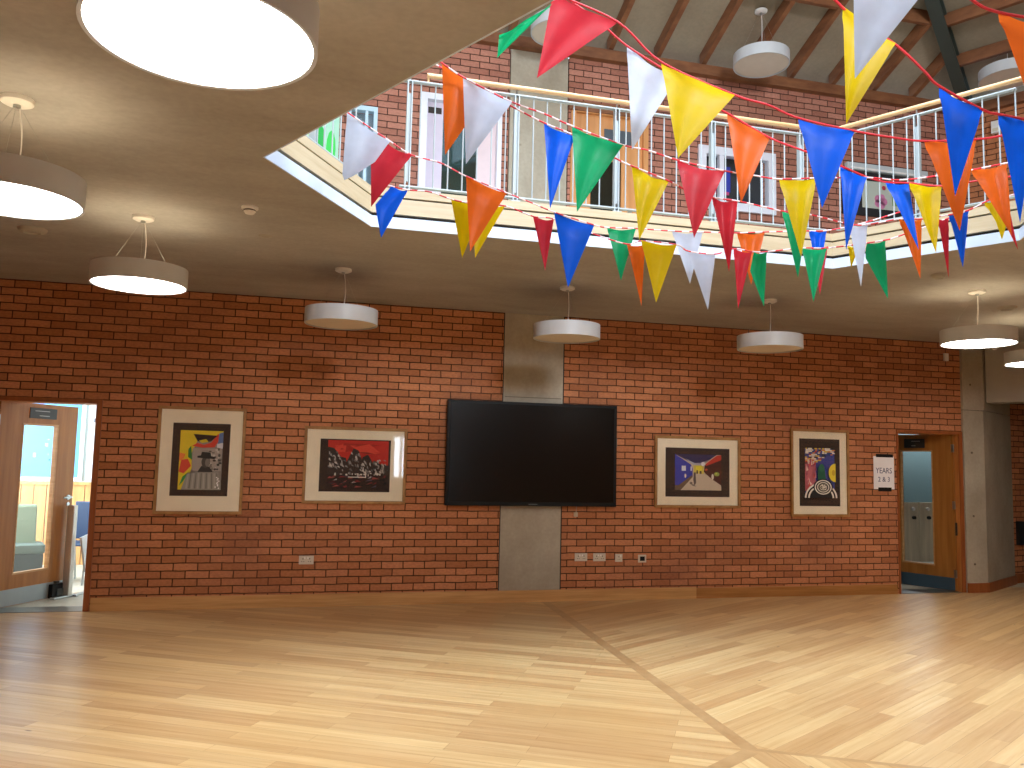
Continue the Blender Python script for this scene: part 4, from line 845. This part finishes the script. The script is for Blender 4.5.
t = thing('notice_board', 'black framed board with a pink flower poster on the gallery wall at right', 'board', (4.60, -.002, 4.70))
MB().box(-.60, .36, -.03, 0, 0, .56).build('board', plain('#1f1f22', .7), t)
MB().box(-.32, .31, -.034, -.03, .10, .45).build('poster', plain('#b9c0b4', .75), t, label='pale poster')
fl = MB()
for k in range(5): fl.lathe([(0, 0), (.05, 0)], 12, xf=Matrix.Translation((-.05+.05*math.cos(k*1.257), -.0355, .20+.05*math.sin(k*1.257))) @ Matrix.Rotation(R(90), 4, 'X'), m=plain('#c87aa0', .7))
fl.lathe([(0, 0), (.03, 0)], 12, xf=Matrix.Translation((.0, -.0358, .38)) @ Matrix.Rotation(R(90), 4, 'X'), m=plain('#b83a44', .7)).box(.12, .24, -.0358, -.0345, .16, .30, plain('#7a9a6a', .7)).build('flower_print', None, t)
t = thing('strip_light', 'long pale grey strip fitting above the flower notice board', 'fitting', (4.65, 0, 5.27))
MB().box(-.60, .60, -.07, 0, 0, .09, bev=.012).build('body', plain('#c3cccf', .5), t); MB().box(-.56, .56, -.074, -.068, .01, .03).build('lens', M['white'], t)
t = thing('emergency_light', 'small white box fitting high on the right gallery wall', 'fitting', (6.10, -.32, 5.95), R(-60))
MB().box(-.05, .05, -.06, 0, -.08, .08, bev=.008).build('housing', M['white'], t); MB().box(-.035, .035, -.064, -.058, -.06, -.02).build('lens', plain('#d8d0b8', .4), t)
t = thing('poster', 'green and pink childrens poster behind the left balustrade', 'poster', (-2.60, -.002, 4.25))
MB().box(-.42, .40, -.03, 0, 0, .95).build('sheet', plain('#a9d9c0', .8), t)
pm = MB(); rn = random.Random(4)
for k in range(7): pm.lathe([(0, 0), (.05, 0)], 12, xf=Matrix.Translation((-.34+k*.11, -.0315, .52+.04*(k % 2))) @ Matrix.Scale(4.2, 4, (0, 0, 1)) @ Matrix.Rotation(R(90), 4, 'X'), m=plain(['#3fd05a', '#b8f08a', '#27b04c'][k % 3], .7))
pm.box(-.40, .38, -.0325, -.0305, .04, .22, plain('#d05ac0', .7)).box(-.2, .3, -.034, -.0325, .0, .07, plain('#3a3468', .7)); pm.build('painted_shapes', None, t)
t = thing('locker', 'grey panelled cabinet on the right of the gallery beyond the orange flags', 'cabinet', (6.02, -.62, ZG), R(-60))
for k in range(3): MB().box(-.3+k*.2, -.3+k*.2+.19, -.12, 0, 0, 1.35, bev=.006).build('locker_door', plain('#7d8790', .5), t)
MB().box(-.31, .31, -.10, .0, 1.35, 1.39).build('top', plain('#6a737c', .5), t)
# call point at far right in the corridor
o = MB().box(.20, .32, -.05, 0, .52, .84, bev=.006).build('wall_box', plain('#1d1a19', .5), mw=cw); tag(o, 'dark box on the corridor brick at the right edge', 'fitting')

# ---------------------------------------------------------------- bunting
FM = dict(red=flag_mat('red_film', '#d63040'), yellow=flag_mat('yellow_film', '#e8cc00'), blue=flag_mat('blue_film', '#0868ff'),
          green=flag_mat('green_film', '#10b474'), orange=flag_mat('orange_film', '#f07020'), white=flag_mat('white_film', '#d6e4fb'))
cord_red = plain('#d82838', .5)
s = NT('striped_tape'); s.set(.5); wv = s.n('ShaderNodeTexWave', wave_type='BANDS', bands_direction='X'); wv.inputs['Scale'].default_value = 3.6; wv.inputs['Distortion'].default_value = .6
s.l(s.obj(), wv.inputs['Vector']); s.color(s.ramp(wv.outputs['Fac'], [(.45, lin('#d82838')), (.55, lin('#f0dce0'))])); cord_str = s.m
def flag(color, P, parent, o, seed):
    """thin film pennant: P[0], P[1] along the hem, P[2] the tip, further corners between tip and hem start"""
    rn = random.Random(seed); P = [Vector(p)-o for p in P]; a, b, tip = P[0], P[1], P[2]
    left = [a]+P[3:][::-1]+[tip]                    # the edge running a -> extras -> tip
    def along(poly, t):
        L = [(poly[i+1]-poly[i]).length for i in range(len(poly)-1)]; T = t*sum(L)
        for i, l_ in enumerate(L):
            if T <= l_ or i == len(L)-1: return poly[i].lerp(poly[i+1], min(1, T/l_))
            T -= l_
    nrm = (b-a).cross(tip-a).normalized(); n = 12; mb = MB(); vs = []; idx = {}
    ph, fq, am = rn.uniform(0, 6), rn.uniform(4, 7), rn.uniform(.006, .014)
    for i in range(n+1):
        t = i/n; p, q = along(left, t), b.lerp(tip, t)
        for j in range(n+1):
            u = j/n; v = p.lerp(q, u); w = math.sin(ph+fq*u+2.2*t)*am*(1-t)*math.sin(PI*min(1, max(0, u)))*1.3
            w += .010*math.exp(-((t-.09-.06*math.sin(PI*u))/.045)**2)*(1-.3*u)
            v = v+nrm*w-Vector((0, 0, 1))*(.012*math.sin(PI*u) if t < .01 else .0); idx[i, j] = len(vs); vs.append(v)
    fs = [(idx[i, j], idx[i, j+1], idx[i+1, j+1], idx[i+1, j]) for i in range(n) for j in range(n)]
    mb.faces(vs, fs); bmesh.ops.remove_doubles(mb.bm, verts=mb.bm.verts[:], dist=1e-5)
    return mb.build('flag', FM[color], parent, smooth=True, label=color+' flag')
LBL = dict(near='bunting string crossing from the big red flag down to blue and orange flags',
           mid='bunting string starting with the white flag in front of the handrail',
           a='bunting string starting with orange and white flags at the left handrail',
           b='bunting string with a blue flag behind the green one, sagging to the right',
           c='bunting string from the crumpled white and red flags at far left',
           d='lowest bunting string from the small blue flag, hanging below the fascia',
           front='bunting string with the tall yellow flag and two big blue flags at right',
           close='closest bunting string with a large white and an orange flag at top right')
sd = 0
for k, v in BUNTINGS.items():
    o = Vector(v['path'][0]); t = thing('bunting', LBL[k], 'bunting', tuple(o), 0, 'strings of bunting across the opening')
    pts = [Vector(p)-o for p in v['path']]; fine = []
    for i in range(len(pts)-1):
        p0, p1, p2, p3 = pts[max(0, i-1)], pts[i], pts[i+1], pts[min(len(pts)-1, i+2)]
        for q in range(6):
            u = q/6; fine.append(.5*((2*p1)+(p2-p0)*u+(2*p0-5*p1+4*p2-p3)*u*u+(3*p1-p0-3*p2+p3)*u**3))
    fine.append(pts[-1]); MB().tube(fine, .005 if not v['striped'] else .0042, 8).build('cord', cord_str if v['striped'] else cord_red, t, smooth=True, label='red and white twisted tape' if v['striped'] else 'red tape')
    for c, P in v['flags']: sd += 1; flag(c, P, t, o, sd)
